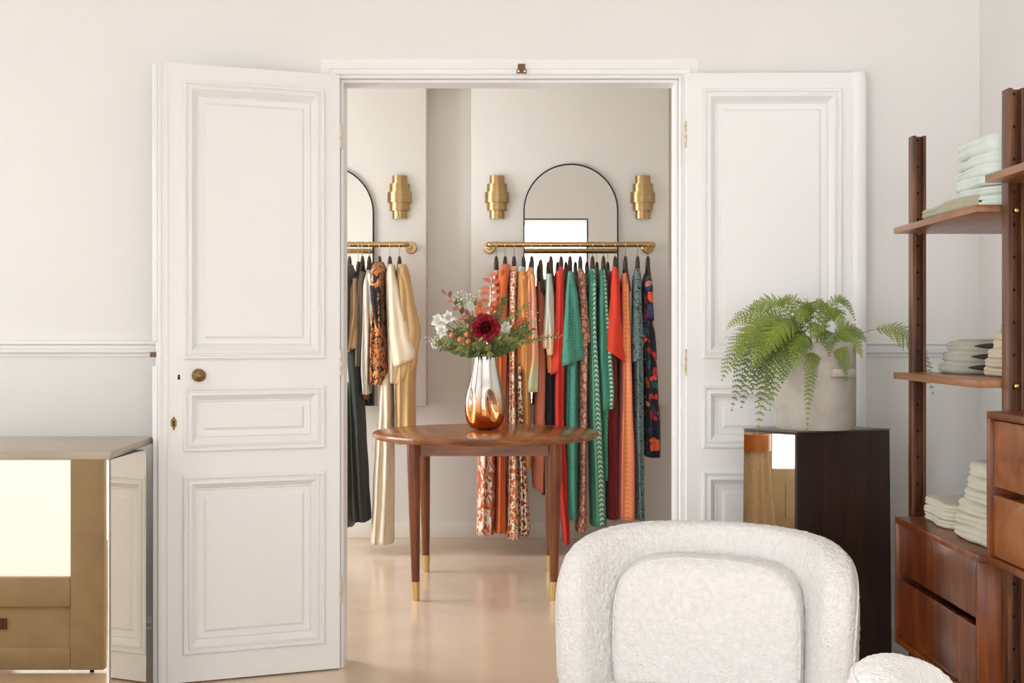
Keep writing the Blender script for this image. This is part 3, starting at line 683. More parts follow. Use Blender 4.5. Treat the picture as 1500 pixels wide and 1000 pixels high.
# ------------------------------------------------------------------ vase
VD = 6.62; VX = (710.5-750)*VD/F; VS = F/VD
va = empty('vase', (VX, VD, TZ), label='silvered vase fading to amber, dented sides, on the round table', cat='vase')
prof = [(.03, .0), (.055, .002), (.078, .014), (.094, .040), (.103, .075), (.105, .11), (.101, .16), (.092, .21), (.080, .26), (.070, .31), (.063, .35), (.060, .374)]
def vr(z):
    for (r0, z0), (r1, z1) in zip(prof, prof[1:]):
        if z <= z1: t = (z-z0)/(z1-z0) if z1 > z0 else 0; return r0+(r1-r0)*t
    return prof[-1][0]
rows = []
NZ = 80; NA = 120
for i in range(NZ+1):
    z = .374*i/NZ; r = sum(vr(max(0, min(.374, z+dz))) for dz in (-.008, 0, .008))/3 if i > 3 else vr(z); row = []
    for j in range(NA):
        a = 2*PI*j/NA; rr = r
        for ca, cz, wa, wz, dp, tl in [(-PI/2+.42, .125, .36, .085, .030, 1.6), (-PI/2-.82, .13, .30, .095, .030, 1.0), (.9, .13, .4, .09, .028, 0), (2.4, .13, .4, .09, .028, 0)]:
            da = (a-ca+PI) % (2*PI)-PI; da += tl*(z-cz)
            q = (da/wa)**2+((z-cz)/wz)**2
            if q < 1: rr -= dp*(1-q)**1.2
        rr += .0015*math.sin(5*a)*min(1, z/.1)
        row.append((VX+rr*math.cos(a), VD+rr*math.sin(a), TZ+.0005+z))
    rows.append(row)
inner = [[(VX+(x-VX)*.93, VD+(y-VD)*.93, z) for x, y, z in rows[k]] for k in (NZ, 60, 40)]
vm = MB().grid(rows+inner, True, True, True); vo = vm.build('vase_body', 'vase', va, smooth=True)

# ------------------------------------------------------------------ bouquet
mouth = Vector((VX, VD, TZ+.374))
def stem_path(tip, bend=.35, n=9, base=None, dn=.16):
    tip = Vector(tip); d = tip-mouth; hor = Vector((d.x, d.y, 0))
    b = base or mouth+hor*.12/max(.12, hor.length)*.3-Vector((0, 0, dn))
    m1 = mouth+hor.normalized()*min(.038, hor.length*.4)+Vector((0, 0, .0))
    c = m1+Vector((hor.x*.35, hor.y*.35, max(.03, d.z*.75)))
    pts = [b]
    for k in range(n):
        t = k/(n-1); pts.append(m1*(1-t)**2+c*2*t*(1-t)+tip*t*t)
    return pts
def leaf_mesh(mb, base, dirv, L, Wd, nrm=None, curl=.15, rnd=None):
    d = Vector(dirv).normalized(); nrm = Vector(nrm or (0, -1, .3)); s = d.cross(nrm)
    if s.length < .1: s = d.cross(Vector((1, 0, 0)))
    s.normalize(); up = s.cross(d)
    rows = []
    for t, w_ in [(0, .05), (.2, .75), (.45, 1), (.7, .8), (.88, .4), (1, .03)]:
        c = Vector(base)+d*L*t+up*(-curl*L*t*t)
        rows.append([c-s*w_*Wd/2+up*.12*w_*Wd, c, c+s*w_*Wd/2+up*.12*w_*Wd])
    mb.grid(rows, False)
R = random.Random(11)
def spray(name, tip, leaf, wid, n, mat, label, cat, group=None, start=.35, stem='stem', up=.5, parts=False, yaw=None):
    pts = stem_path(tip); t = empty(name, tuple(pts[0]), label=label, cat=cat, group=group)
    MB().tube(pts, [.0022]*(len(pts)-2)+[.0014, .0008], 6).build('stem', stem, t, smooth=True)
    mb = MB(); N = len(pts)-1
    for i in range(n):
        u = start+(1-start)*i/(n-1); f = u*N; k = min(N-1, int(f)); p = pts[k].lerp(pts[k+1], f-k); ax = (pts[k+1]-pts[k]).normalized()
        side = (-1)**i; s = ax.cross(Vector((0, -1, 0))).normalized()
        a = R.uniform(-.9, .9)
        d = (ax*up+s*side*math.cos(a)+Vector((0, -1, 0))*math.sin(a)*.8).normalized()
        if i == n-1: d = ax
        L = leaf*R.uniform(.75, 1.1)
        if parts: lm = MB(); leaf_mesh(lm, p, d, L, wid*R.uniform(.8, 1.1), nrm=(R.uniform(-.5, .5), -1, R.uniform(-.2, .6))); lm.build('leaf', mat, t, smooth=True, recalc=False)
        else: leaf_mesh(mb, p, d, L, wid*R.uniform(.8, 1.1), nrm=(R.uniform(-.6, .6), -1, R.uniform(-.2, .8)))
    if not parts: mb.build('leaves', mat, t, smooth=True, recalc=False)
    return t
def Q(px, py, dy=0): return P(px, py, VD+dy)
# dahlia
tip = Q(711, 480, -.10); pts = stem_path(tip+Vector((0, .02, -.02)))
dh = empty('flower', tuple(pts[0]), label='large crimson dahlia at the front of the bouquet', cat='flower')
MB().tube(pts, .003, 6).build('stem', 'stem', dh)
for ring, (cnt, rad, L, wd, tl) in enumerate([(15, .024, .050, .044, -.1), (15, .022, .046, .042, .3), (14, .018, .040, .040, .6), (13, .014, .034, .036, .85), (11, .010, .028, .032, 1.1), (8, .006, .022, .026, 1.3), (6, .003, .018, .02, 1.5)]):
    pm = MB()
    for k in range(cnt):
        a = 2*PI*(k+.5*(ring % 2))/cnt+R.uniform(-.2, .2); rad_d = Vector((math.cos(a), 0, math.sin(a))); tk = tl+R.uniform(-.2, .2)
        d = rad_d*math.cos(tk)+Vector((0, -1, .1))*math.sin(tk)
        nn = Vector((0, -1, 0))*math.cos(tk)-rad_d*math.sin(tk); sd = d.cross(nn).normalized(); b0 = tip+rad_d*rad*.6+Vector((0, -.005*ring, 0)); rr_ = []; L2 = L*R.uniform(.9, 1.3)
        for t_, w_ in ((0, .3), (.35, .8), (.7, 1), (.92, .95), (1, .8)):
            c = b0+d*L2*t_+nn*(.30*L2*t_*t_)
            rr_.append([c+sd*wd*w_*u_*.5+nn*(.006*math.sin(u_*5+k)+.005*t_*math.sin(9*u_+ring))+d*(-.006*abs(u_)**2+.002*math.sin(u_*11+k))*t_ for u_ in (-1, -.5, 0, .5, 1)])
        pm.grid(rr_, False)
    pm.build('petals', 'petal_dark' if ring in (3, 5, 6) else 'petal_red', dh, smooth=True, recalc=False)
# white flowers
for i, (px, py, dy, sz, lab) in enumerate([(643, 470, -.02, .05, 'white star shaped bloom at the far left of the bouquet'), (657, 466, -.06, .04, 'white bloom at the left under the burgundy leaves'), (648, 485, -.08, .038, 'lowest white bloom at the left of the bouquet'), (741, 480, -.03, .042, 'white carnation right of the crimson dahlia'), (690, 448, .03, .03, 'small white bloom among the tiny filler flowers')]):
    tip = Q(px, py, dy); pts = stem_path(tip)
    t = empty('flower', tuple(pts[0]), label=lab, cat='flower')
    MB().tube(pts, .002, 6).build('stem', 'stem', t)
    pm = MB()
    for ring, cnt in enumerate((7, 6, 5)):
        for k in range(cnt):
            a = 2*PI*k/cnt+ring*.5+R.uniform(-.2, .2); tl = .25+.45*ring; rd = Vector((math.cos(a), -.1, math.sin(a)))
            leaf_mesh(pm, tip, rd*math.cos(tl)+Vector((-.2, -1, .3))*math.sin(tl), sz*R.uniform(.75, 1.1), sz*.55, nrm=(0, -1, .2), curl=R.uniform(-.3, .3))
    pm.build('petals', 'petal_white', t, smooth=True, recalc=False)
# eucalyptus
spray('eucalyptus_branch', Q(654, 431, .02), .046, .024, 8, 'burg_leaf', 'burgundy eucalyptus branch at upper left of the bouquet', 'branch', start=.45, parts=True, up=.7)
spray('eucalyptus_branch', Q(686, 462, -.03), .042, .024, 7, 'burg_leaf', 'short burgundy eucalyptus branch left of the dahlia', 'branch', start=.5, parts=True, up=.8)
# coral branch with pairs of round leaves
tip = Q(722, 404, .05); pts = stem_path(tip, n=12)
t = empty('eucalyptus_branch', tuple(pts[0]), label='tall coral branch of round leaves above the dahlia', cat='branch')
MB().tube(pts, .002, 6).build('stem', 'stem', t)
for k, (px, py) in enumerate([(713, 412), (727, 413), (711, 421), (726, 424), (710, 430), (727, 434), (711, 441), (724, 445), (716, 452), (722, 404)]):
    c = Q(px, py, .03+.02*R.random()); a = R.uniform(-.3, .3); lm = MB()
    s = -1 if px < 720 else 1
    leaf_mesh(lm, c-Vector((s*.022, 0, .004)), (s, -.15, .25+a), .046, .03, nrm=(0, -.9, .5+a)); lm.build('leaf', 'coral_leaf', t, smooth=True, recalc=False)
spray('leaf_spray', Q(704, 452, -.03), .045, .03, 5, 'rust_leaf', 'rust orange leaves directly above the dahlia', 'branch', start=.7, parts=True, up=.9)
spray('leaf_spray', Q(739, 436, -.02), .022, .010, 26, 'leaf', 'dark green feathery sprig right of the coral branch', 'branch', start=.55, up=.6)
# foliage mass
G = 'green foliage sprays in the bouquet'
tips = [(652, 497, -.05), (645, 506, -.02), (662, 512, -.08), (672, 505, -.1), (684, 512, -.12), (700, 514, -.13), (716, 514, -.13), (732, 512, -.12), (748, 506, -.1), (760, 500, -.08), (770, 491, -.05), (664, 488, -.04), (678, 478, 0), (752, 488, -.04), (765, 478, 0), (742, 470, .04), (727, 462, .05), (690, 470, .05), (700, 500, -.12), (728, 498, -.13), (775, 484, .03), (668, 498, .05), (750, 497, .06), (690, 490, -.06), (740, 492, -.08)]
for i, (px, py, dy) in enumerate(tips):
    spray('leaf_spray', Q(px, py, dy), .042, .017, 20, 'leaf' if i % 3 else 'leaf_light', 'green leafy spray in the lower part of the bouquet', 'branch', G, start=.25, up=.55)
spray('leaf_spray', Q(820, 491, -.05), .024, .009, 30, 'leaf_light', 'long thin green sprig reaching far right over the clothes', 'branch', start=.35, up=1.0)
spray('leaf_spray', Q(772, 446, 0), .02, .008, 22, 'leaf_light', 'tall light green sprig at upper right of the bouquet', 'branch', start=.5, up=.7)
spray('leaf_spray', Q(770, 466, -.02), .022, .011, 16, 'rust_leaf', 'tan dried sprig at the right of the bouquet', 'branch', start=.65, up=.7)
# gypsophila
for i, (px, py, dy, lab) in enumerate([(672, 437, .02, 'tiny white filler flowers at the upper left of the bouquet'), (694, 436, .04, 'tiny white filler flowers behind the dahlia'), (637, 500, -.03, 'drooping tiny white filler flowers at the lower left'), (776, 470, .02, 'tiny white filler flowers at the right of the bouquet')]):
    tip = Q(px, py, dy); pts = stem_path(tip); t = empty('filler_flowers', tuple(pts[0]), label=lab, cat='flower')
    sm = MB().tube(pts, .0012, 5); fm = MB()
    for k in range(60):
        c = tip+Vector((R.gauss(0, .024), R.gauss(0, .024), R.gauss(0, .02)))
        sm.tube([pts[-3], (pts[-2]+c)/2, c], .0005, 3); q = R.uniform(.0022, .004)
        fm.add([c+Vector(v)*q for v in ((1, 0, 0), (-1, 0, 0), (0, 1, 0), (0, -1, 0), (0, 0, 1), (0, 0, -1))], [(0, 2, 4), (2, 1, 4), (1, 3, 4), (3, 0, 4), (2, 0, 5), (1, 2, 5), (3, 1, 5), (0, 3, 5)])
    sm.build('stem', 'leaf_light', t); o = fm.build('blossoms', 'petal_white', t); o['kind'] = 'stuff'
for i, (px, py, lab) in enumerate([(662, 491, 'orange rosehip at the left of the bouquet'), (684, 490, 'orange berry beside the crimson dahlia'), (686, 500, 'lower orange berry beneath the dahlia'), (674, 497, 'pink coral bud low in the bouquet')]):
    tip = Q(px, py, -.12); pts = stem_path(tip); t = empty('flower_bud', tuple(pts[0]), label=lab, cat='bud')
    MB().tube(pts, .0015, 5).build('stem', 'stem', t)
    MB().lathe([(.001, -.014), (.010, -.010), (.0145, 0), (.010, .010), (.003, .015)], 12, tuple(tip)).build('bud', 'berry' if i < 3 else 'coral_leaf', t, smooth=True)

# ------------------------------------------------------------------ console with mirror faces
A = Vector((-1.261, 4.07)); B = Vector((-1.297, 4.69)); C_ = Vector((-2.45, 4.69)); D_ = Vector((-2.45, 4.07))
co = empty('mirrored_console', (-1.86, 4.38, 0), label='low greige counter with bronze mirrored sides by the left door', cat='counter')
MB().prism([(A.x, A.y), (B.x, B.y), (C_.x, C_.y), (D_.x, D_.y)], .862, .888).build('counter_top', 'console_top', co, bevel=.002)
ins = .012
A2 = A+Vector((-.007, .008)); B2 = A2+Vector((.010, .36)); C2 = Vector((C_.x+ins, B2.y)); D2 = D_+Vector((ins, .008))
MB().prism([tuple(A2), tuple(B2), tuple(C2), tuple(D2)], .045, .8615).build('carcass', 'black', co)
MB().prism([(A.x-.04, A.y+.04), (A.x-.04, B2.y-.02), (C_.x+.04, B2.y-.02), (D_.x+.04, D_.y+.04)], 0, .045).build('plinth', 'dark', co)
MB().prism([(D2.x, D2.y-.006), (A2.x+.001, A2.y-.006), (A2.x+.001, A2.y-.001), (D2.x, D2.y-.001)], .045, .8612).build('front_mirror', 'bronze_mirror', co)
dv = (B2-A2).normalized(); nv = Vector((-dv.y, dv.x))*-1
MB().prism([(-1.36, B2.y+.001), (-1.36, 4.66), (-2.4, 4.66), (-2.4, B2.y+.001)], 0, .8615).build('rear_cupboard', 'console_top', co)
MB().prism([tuple(A2+nv*.001+dv*.003), tuple(A2+nv*.006+dv*.003), tuple(B2+nv*.006), tuple(B2+nv*.001)], .045, .8612).build('side_mirror', 'bronze_mirror', co)
MB().box(A2.x-.0005, A2.x+.0035, A2.y-.0075, A2.y-.0035, .045, .861).build('corner_strip', 'trim', co)

# skirted side table seen in the plinth mirror
st = empty('side_table', (-3.2, 3.55, 0), label='tan linen skirted side table with amber rim, reflected in the dark plinth', cat='side table')
MB().lathe([(.001, .55), (.125, .55), (.125, .655), (.12, .66), (.001, .66)], 32, (-3.2, 3.55, 0)).build('amber_rim', 'amber', st, smooth=True, angle=.5)
rows = [[(-3.2+(r+.02*(1.15-z/.55)*math.sin(9*a)+.012*math.sin(4*a+1))*math.cos(a), 3.55+(r+.02*(1.15-z/.55)*math.sin(9*a)+.012*math.sin(4*a+1))*math.sin(a), z) for a in [2*PI*j/90 for j in range(90)]] for r, z in [(.135, .002), (.125, .15), (.11, .4), (.10, .5495)]]
MB().grid(rows, True, True, True).build('linen_skirt', 'linen_skirt', st, smooth=True, angle=1)

# ------------------------------------------------------------------ dark plinth
Fp = Vector((.948, 4.318)); Lp = Vector((.798, 4.463)); Rp = Vector((1.294, 4.444)); Kp = Vector((1.13, 4.66)); ZP = .9325
pd = empty('plinth', (1.05, 4.47, 0), label='tall dark veneered plinth with one bronze mirrored face under the fern pot', cat='plinth')
cen = (Fp+Lp+Rp+Kp)/4; bot = [cen+(p-cen)*1.035 for p in (Fp, Rp, Kp, Lp)]; top = [Fp, Rp, Kp, Lp]
mb = MB(); mb.v = [(p.x, p.y, 0) for p in bot]+[(p.x, p.y, ZP-.006) for p in top]
mb.f = [(3, 2, 1, 0), (4, 5, 6, 7)]+[(i, (i+1) % 4, 4+(i+1) % 4, 4+i) for i in range(4)]
mb.build('veneered_body', 'plinth_wood', pd, bevel=.0015)
MB().prism([tuple(cen+(p-cen)*1.005) for p in top], ZP-.005, ZP).build('top_plate', 'plinth_top', pd)
dl = (Lp-Fp).normalized(); nl = Vector((-dl.y, dl.x))
if nl.y > 0: nl = -nl
mb = MB(); a, b = Fp+dl*.005, Lp-dl*.003; a2, b2 = bot[0]+dl*.005, bot[3]-dl*.003
mb.v = [tuple(q) for q in [(*(a2+nl*.001), .02), (*(b2+nl*.001), .02), (*(b+nl*.001), ZP-.012), (*(a+nl*.001), ZP-.012), (*(a2+nl*.004), .02), (*(b2+nl*.004), .02), (*(b+nl*.004), ZP-.012), (*(a+nl*.004), ZP-.012)]]
mb.f = [(0, 1, 2, 3), (7, 6, 5, 4), (0, 4, 5, 1), (1, 5, 6, 2), (2, 6, 7, 3), (3, 7, 4, 0)]
mb.build('mirror_face', 'bronze_mirror', pd)

# ------------------------------------------------------------------ planter + fern
PX, PY = 1.028, 4.465; PX = (1194-750)*4.46/F; PR = .1375; PZ1 = ZP+.298
pt = empty('planter', (PX, PY, ZP), label='round pale concrete plant pot with a side lug on the dark plinth', cat='plant pot')
MB().lathe([(.11, .0005), (PR-.006, .0005), (PR-.004, .006), (PR, .01), (PR+.001, .15), (PR, .29), (PR-.003, .296), (PR-.008, .297), (PR-.013, .292), (PR-.016, .26), (.001, .255)], 64, (PX, PY, ZP)).build('pot_body', 'concrete', pt, smooth=True, angle=.8)
MB().lathe([(.001, .262), (.08, .264), (PR-.017, .258)], 32, (PX, PY, ZP)).build('soil', 'soil', pt, smooth=True)
def lug(a0):
    rows = []
    for k in range(9):
        a = a0-.27+.54*k/8
        rows.append([(PX+r*math.cos(a), PY+r*math.sin(a), z) for r, z in [(PR-.004, H-.138), (PR+.030, H-.136), (PR+.034, H-.122), (PR+.030, H-.108), (PR-.004, H-.108)]])
    MB().grid(rows, True, True, True).build('lug_handle', 'concrete', pt, bevel=.002)
lug(-PI/2+.41); lug(PI/2+.3)
fern = empty('fern', (PX, PY, ZP+.25), label='bright green drooping fern planted in the concrete pot', cat='plant')
def bez(p, t):
    a, b, c, d = p; s = 1-t; return a*s**3+b*3*s*s*t+c*3*s*t*t+d*t**3
def frond(ctrl, wmax=.085, n=21, mat='fern', start=.16, seed=0, droop=.5):
    rr = random.Random(seed); mb = MB(); ctrl = [Vector(c) for c in ctrl]
    pts = [bez(ctrl, k/16) for k in range(17)]
    sm = MB().tube(pts, [.0017*(1-.75*k/16) for k in range(17)], 5)
    so = sm.build('stalk', 'stem', fern, smooth=True) if False else None
    for k in range(n):
        t = start+(1-start)*(k/(n-1))**.92; p = bez(ctrl, t); n_ = n; p2 = bez(ctrl, min(1, t+.02)); ax = (p2-bez(ctrl, max(0, t-.02))).normalized()
        q = (t-start)/(1-start); w_ = wmax*min(1, .35+q*2.6)*(1-q**1.6)**.8
        if w_ < .004: w_ = .004
        # frond plane normal: keep leaf faces up/out
        upv = Vector((0, -.75, .65)); side = ax.cross(upv)
        if side.length < .15: side = ax.cross(Vector((1, -.3, 0)))
        side.normalize(); nr = side.cross(ax).normalized()
        for s in (-1, 1):
            d = (side*s+ax*.62-nr*0.12+Vector((0, 0, -.12*droop))+Vector((rr.uniform(-.12, .12), rr.uniform(-.3, .2), rr.uniform(-.12, .12)))).normalized()
            L = w_*rr.uniform(.88, 1.06); np_ = max(3, int(L/.0078))
            sd2 = d.cross(nr).normalized()
            tipp = p+d*L-nr*.12*L
            prev = p
            # pinna: toothed pinnules
            for j in range(np_):
                u0 = j/np_; u1 = (j+1)/np_
                c0 = p+d*L*u0-nr*.12*L*u0*u0; c1 = p+d*L*u1-nr*.12*L*u1*u1
                pw = .0082*(1-u0)**.6*min(1, .55+L/.06)
                for s2 in (-1, 1):
                    tip_ = c0+(c1-c0)*.95+sd2*s2*pw+d*pw*.35+nr*.0015
                    mb.add([c0, c0+(c1-c0)*.98, tip_], [(0, 1, 2)] if s2 > 0 else [(0, 2, 1)])
    fo = MB(); fo.v = mb.v; fo.f = mb.f; fo.add(sm.v, sm.f)
    return fo.build('frond', mat, fern, smooth=False, recalc=False)
base = Vector((PX, PY, ZP+.262))
def fr(px, py, dy, arc, side=0, sy=0, **kw):
    """tip pixel + depth offset, arc = height of arch above pot rim in px; side: base offset"""
    tip = P(px, py, PY+dy); b = base+Vector((side*.06, sy*.06, 0))
    top = H-(arc-HY)*(PY)/F
    h = tip-b
    c1 = b+Vector((h.x*.30, h.y*.3, (top-b.z)*1.15)); c2 = Vector((b.x+h.x*.80, b.y+h.y*.9, tip.z*.35+top*.65 if tip.z < top else top+.02))
    return frond([b, c1, c2, tip], **kw)
specs = [
 (1110, 634, -.12, 452, -1, -.5, dict(wmax=.075, n=27)), (1058, 556, -.10, 448, -1, -.2, dict(wmax=.085, n=25)),
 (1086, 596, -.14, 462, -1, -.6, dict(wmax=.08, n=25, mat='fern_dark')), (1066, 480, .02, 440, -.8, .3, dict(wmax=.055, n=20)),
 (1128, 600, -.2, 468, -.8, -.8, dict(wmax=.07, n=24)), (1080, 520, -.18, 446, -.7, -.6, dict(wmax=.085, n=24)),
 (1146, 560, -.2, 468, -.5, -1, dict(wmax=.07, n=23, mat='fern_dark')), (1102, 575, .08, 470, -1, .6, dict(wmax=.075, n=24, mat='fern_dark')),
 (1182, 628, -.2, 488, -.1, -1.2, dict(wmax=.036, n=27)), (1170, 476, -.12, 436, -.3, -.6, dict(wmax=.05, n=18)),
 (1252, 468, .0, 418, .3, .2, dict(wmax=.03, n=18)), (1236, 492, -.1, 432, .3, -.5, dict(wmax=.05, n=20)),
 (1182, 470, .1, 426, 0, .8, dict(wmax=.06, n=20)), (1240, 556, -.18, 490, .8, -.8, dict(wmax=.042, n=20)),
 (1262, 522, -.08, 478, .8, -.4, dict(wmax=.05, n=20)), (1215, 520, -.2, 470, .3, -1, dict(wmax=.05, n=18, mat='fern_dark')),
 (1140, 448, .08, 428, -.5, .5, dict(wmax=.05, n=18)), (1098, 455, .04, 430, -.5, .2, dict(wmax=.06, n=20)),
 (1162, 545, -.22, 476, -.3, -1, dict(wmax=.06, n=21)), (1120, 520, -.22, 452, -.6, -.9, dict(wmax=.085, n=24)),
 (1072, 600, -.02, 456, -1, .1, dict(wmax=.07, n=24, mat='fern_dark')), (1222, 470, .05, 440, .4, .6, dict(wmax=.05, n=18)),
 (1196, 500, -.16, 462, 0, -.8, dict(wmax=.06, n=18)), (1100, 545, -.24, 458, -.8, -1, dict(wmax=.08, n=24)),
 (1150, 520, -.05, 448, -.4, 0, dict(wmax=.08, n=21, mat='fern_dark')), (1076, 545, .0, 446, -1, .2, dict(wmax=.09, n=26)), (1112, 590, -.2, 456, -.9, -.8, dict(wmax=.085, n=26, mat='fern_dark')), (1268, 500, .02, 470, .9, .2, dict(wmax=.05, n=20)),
 (1206, 452, 0, 436, .1, 0, dict(wmax=.03, n=14)),
]
for i, (px, py, dy, arc, sd, sy, kw) in enumerate(specs): fr(px, py, dy, arc, sd, sy, seed=i, **kw)
# long frond reaching behind the shelving post
frond([base+Vector((.05, .02, 0)), P(1262, 480, 4.45), P(1345, 440, 4.42), P(1366, 575, 4.40)], wmax=.07, n=24, start=.42, seed=55)

# ------------------------------------------------------------------ shelving unit
su = empty('shelving_unit', (1.3, 3.7, 0), label='teak shelving frame with drilled posts and plank shelves at the right', cat='shelving')
ZT = H+293.5/460
for (y, zt) in ((4.13, ZT), (3.335, ZT), (2.54, ZT)):
    for X in (1.276, 1.62):
        m = MB(); w_ = .043
        m.box(X, X+.012, y, y+.045, 0, zt).box(X+w_-.009, X+w_, y, y+.045, 0, zt).box(X+.012, X+w_-.009, y+.022, y+.045, 0, zt)
        p = m.build('post', 'post_wood', su, bevel=.001)
        if X < 1.5 and y > 3:
            for k in range(21):
                z = zt-.012-k*.0845
                if z < .1: continue
                q = MB(); rows = [[(X+.0225+r*math.cos(a), yy, z+r*math.sin(a)) for a in [2*PI*j/10 for j in range(10)]] for r, yy in ((.0045, y+.0218), (.0045, y+.0205), (.0025, y+.0205))]
                q.grid(rows, True, False, True).build('peg_hole', 'dark', p)
            for z in ([1.574, 1.13, .66, .29] if y > 4 else [1.574, 1.121, .9, .69]):
                q = MB(); rows = [[(X+.0225+r*math.cos(a), yy, z+r*math.sin(a)) for a in [2*PI*j/14 for j in range(14)]] for r, yy in ((.007, y+.021), (.0075, y+.003), (.006, y-.001), (.002, y-.002))]
                q.grid(rows, True, False, True).build('shelf_peg', 'brass_sock' if y < 4 else 'hanger', p, smooth=True)
# rails joining front and rear posts at floor and top make it stand
for y in (4.13, 3.335, 2.54):
    MB().box(1.319, 1.62, y+.01, y+.04, .06, .10).build('foot_rail', 'post_wood', su)
def shelf(y0, y1, zb, zt, m='shelf_wood'):
    o = MB().box(1.214, 1.64, y0, y1, zb, zt).build('shelf', m, su, bevel=.0015); return o
shelf(3.392, 4.128, 1.5746, 1.5935); shelf(3.392, 4.128, 1.1143, 1.1354); shelf(2.60, 3.33, 1.643, 1.6626)
def cabinet(y0, y1, zb, zt, gap0, gap1, label, fm_):
    x0, x1 = 1.217, 1.66
    c = empty('drawer_cabinet', ((x0+x1)/2, (y0+y1)/2, zb), label=label, cat='cabinet', group='teak drawer cabinets')
    th = .018; m = MB()
    m.box(x0, x1, y0, y1, zt-th, zt).box(x0, x1, y0, y1, zb, zb+th).box(x0, x1, y0, y0+th, zb+th, zt-th).box(x0, x1, y1-th, y1, zb+th, zt-th).box(x1-.01, x1, y0+th, y1-th, zb+th, zt-th)
    m.build('carcass', 'cab_wood', c, bevel=.001)
    for a, b in ((zb+th+.003, gap0), (gap1, zt-th-.004)):
        d = MB(); yy0, yy1 = y0+th+.003, y1-th-.003
        d.box(x0+.010, x0+.028, yy0, yy1, a, b).box(x0+.028, x1-.03, yy0+.01, yy0+.02, a, b-.012).box(x0+.028, x1-.03, yy1-.02, yy1-.01, a, b-.012).box(x0+.028, x1-.03, yy0+.02, yy1-.02, a, a+.006)
        d.build('drawer', fm_, c, bevel=.0015)
    return c
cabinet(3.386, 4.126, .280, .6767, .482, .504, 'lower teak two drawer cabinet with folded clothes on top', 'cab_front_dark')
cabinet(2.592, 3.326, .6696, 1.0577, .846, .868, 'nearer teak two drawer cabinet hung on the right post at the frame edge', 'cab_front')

# ------------------------------------------------------------------ folded clothes
def sq_cube(nx, ny, nz):
    """surface grid of [-1,1]^3 (welded)"""
    idx = {}; V = []; Fs = []
    def g(i, j, k):
        key = (i, j, k)
        if key not in idx: idx[key] = len(V); V.append((2*i/nx-1, 2*j/ny-1, 2*k/nz-1))
        return idx[key]
    for i in range(nx):
        for j in range(ny):
            for k, fl in ((0, 1), (nz, 0)):
                q = [g(i, j, k), g(i+1, j, k), g(i+1, j+1, k), g(i, j+1, k)]; Fs.append(tuple(reversed(q)) if fl else tuple(q))
    for i in range(nx):
        for k in range(nz):
            for j, fl in ((0, 0), (ny, 1)):
                q = [g(i, j, k), g(i+1, j, k), g(i+1, j, k+1), g(i, j, k+1)]; Fs.append(tuple(reversed(q)) if fl else tuple(q))
    for j in range(ny):
        for k in range(nz):
            for i, fl in ((0, 1), (nx, 0)):
                q = [g(i, j, k), g(i, j+1, k), g(i, j+1, k+1), g(i, j, k+1)]; Fs.append(tuple(reversed(q)) if fl else tuple(q))
    return V, Fs
def folded(name, loc, W, L, T, mat, rz, label, group, seed, lining=False, lift=0):
    """front fold faces -x, length along y; loc = centre of base"""
    t = empty(name, loc, rz, label=label, cat='folded garment', group=group)
    V, Fs = sq_cube(16, 22, 14); rn = random.Random(seed); ph = [rn.uniform(0, 6) for _ in range(4)]; out = []
    for a, b, c in V:
        m_ = max(abs(a), abs(b)); e6 = (abs(a)**6+abs(b)**6)**(1/6); sc6 = m_/e6 if e6 > 1e-6 else 1
        a1, b1 = a*sc6, b*sc6; edge = m_ > .999; q = math.sin(c*PI/2)
        x = a1*(W/2-T*.5); y = b1*(L/2-T*.5); z = T/2*(q if edge else (1 if c > 0 else -1)); c1 = q
        if edge:
            nx, ny = a1**5, b1**5; l_ = math.hypot(nx, ny) or 1; off = T*.5*math.cos(c*PI/2)*(1-.30*math.exp(-(c/.13)**2)); x += nx/l_*off; y += ny/l_*off
        z *= 1+.08*math.sin(2.2*b1+ph[0])+.12*noise.noise(Vector((x*14, y*14, seed)))
        z += .0035*math.sin(b1*2.6+ph[1])*(1 if c1 > 0 else 0)
        x += .004*math.sin(b1*5+ph[2])+.003*noise.noise(Vector((y*20, z*30, seed+.5)))
        out.append((x, y, max(z+T/2, .0003)))
    mb = MB(); mb.v = out; mb.f = Fs; mb.build('cloth_fold', FB[mat], t, local=True, smooth=True, recalc=True)
    if lining:
        m = MB(); c = Vector((-W*.30, -L*.47, T*.55)); rows = []
        for k in range(7):
            a = k/6; rows.append([(c.x+W*.34*a-.01, c.y-.004-.010*math.sin(PI*a), c.z+T*.22*math.cos(q)*math.sin(PI*(a*.9+.05))) if False else (c.x+W*.34*a-.01, -L/2-.001-.004*math.sin(PI*a)+.006*abs(math.sin(q)), c.z+T*.25*math.sin(q)*math.sin(PI*(a*.9+.05))) for q in [2*PI*j/10 for j in range(10)]])
        m.grid(rows, True, True, True).build('neck_opening', FB['darktrim'], t, local=True, smooth=True)
    return t
def stack(x, y, z, n, T, W, L, mat, rz, lab, group, dx=0, dy=0, seed=0, lining=False, names='folded_sweater', top=None):
    ords = ['lowest', 'second', 'third', 'fourth', 'fifth', 'sixth', 'seventh']
    rn = random.Random(seed)
    for k in range(n):
        t_ = T*(top if (top and k == n-1) else 1)
        o = 'topmost' if k == n-1 else (ords[k]+(' from the bottom' if k else ''))
        folded(names, (x+dx*k+rn.uniform(-.004, .004), y+dy*k+rn.uniform(-.005, .005), z+T*k+.0006), W, L, t_*1.06 if k == n-1 else T*1.14, mat, rz+rn.uniform(-.03, .03), lab % o, group, seed*10+k, lining)
stack(1.46, 3.955, 1.1356, 3, .0325, .28, .27, 'greygreen', -.12, 'grey green top, %s in the short pile on the middle shelf', 'grey green pile on the middle shelf', dx=.01, seed=1, lining=True)
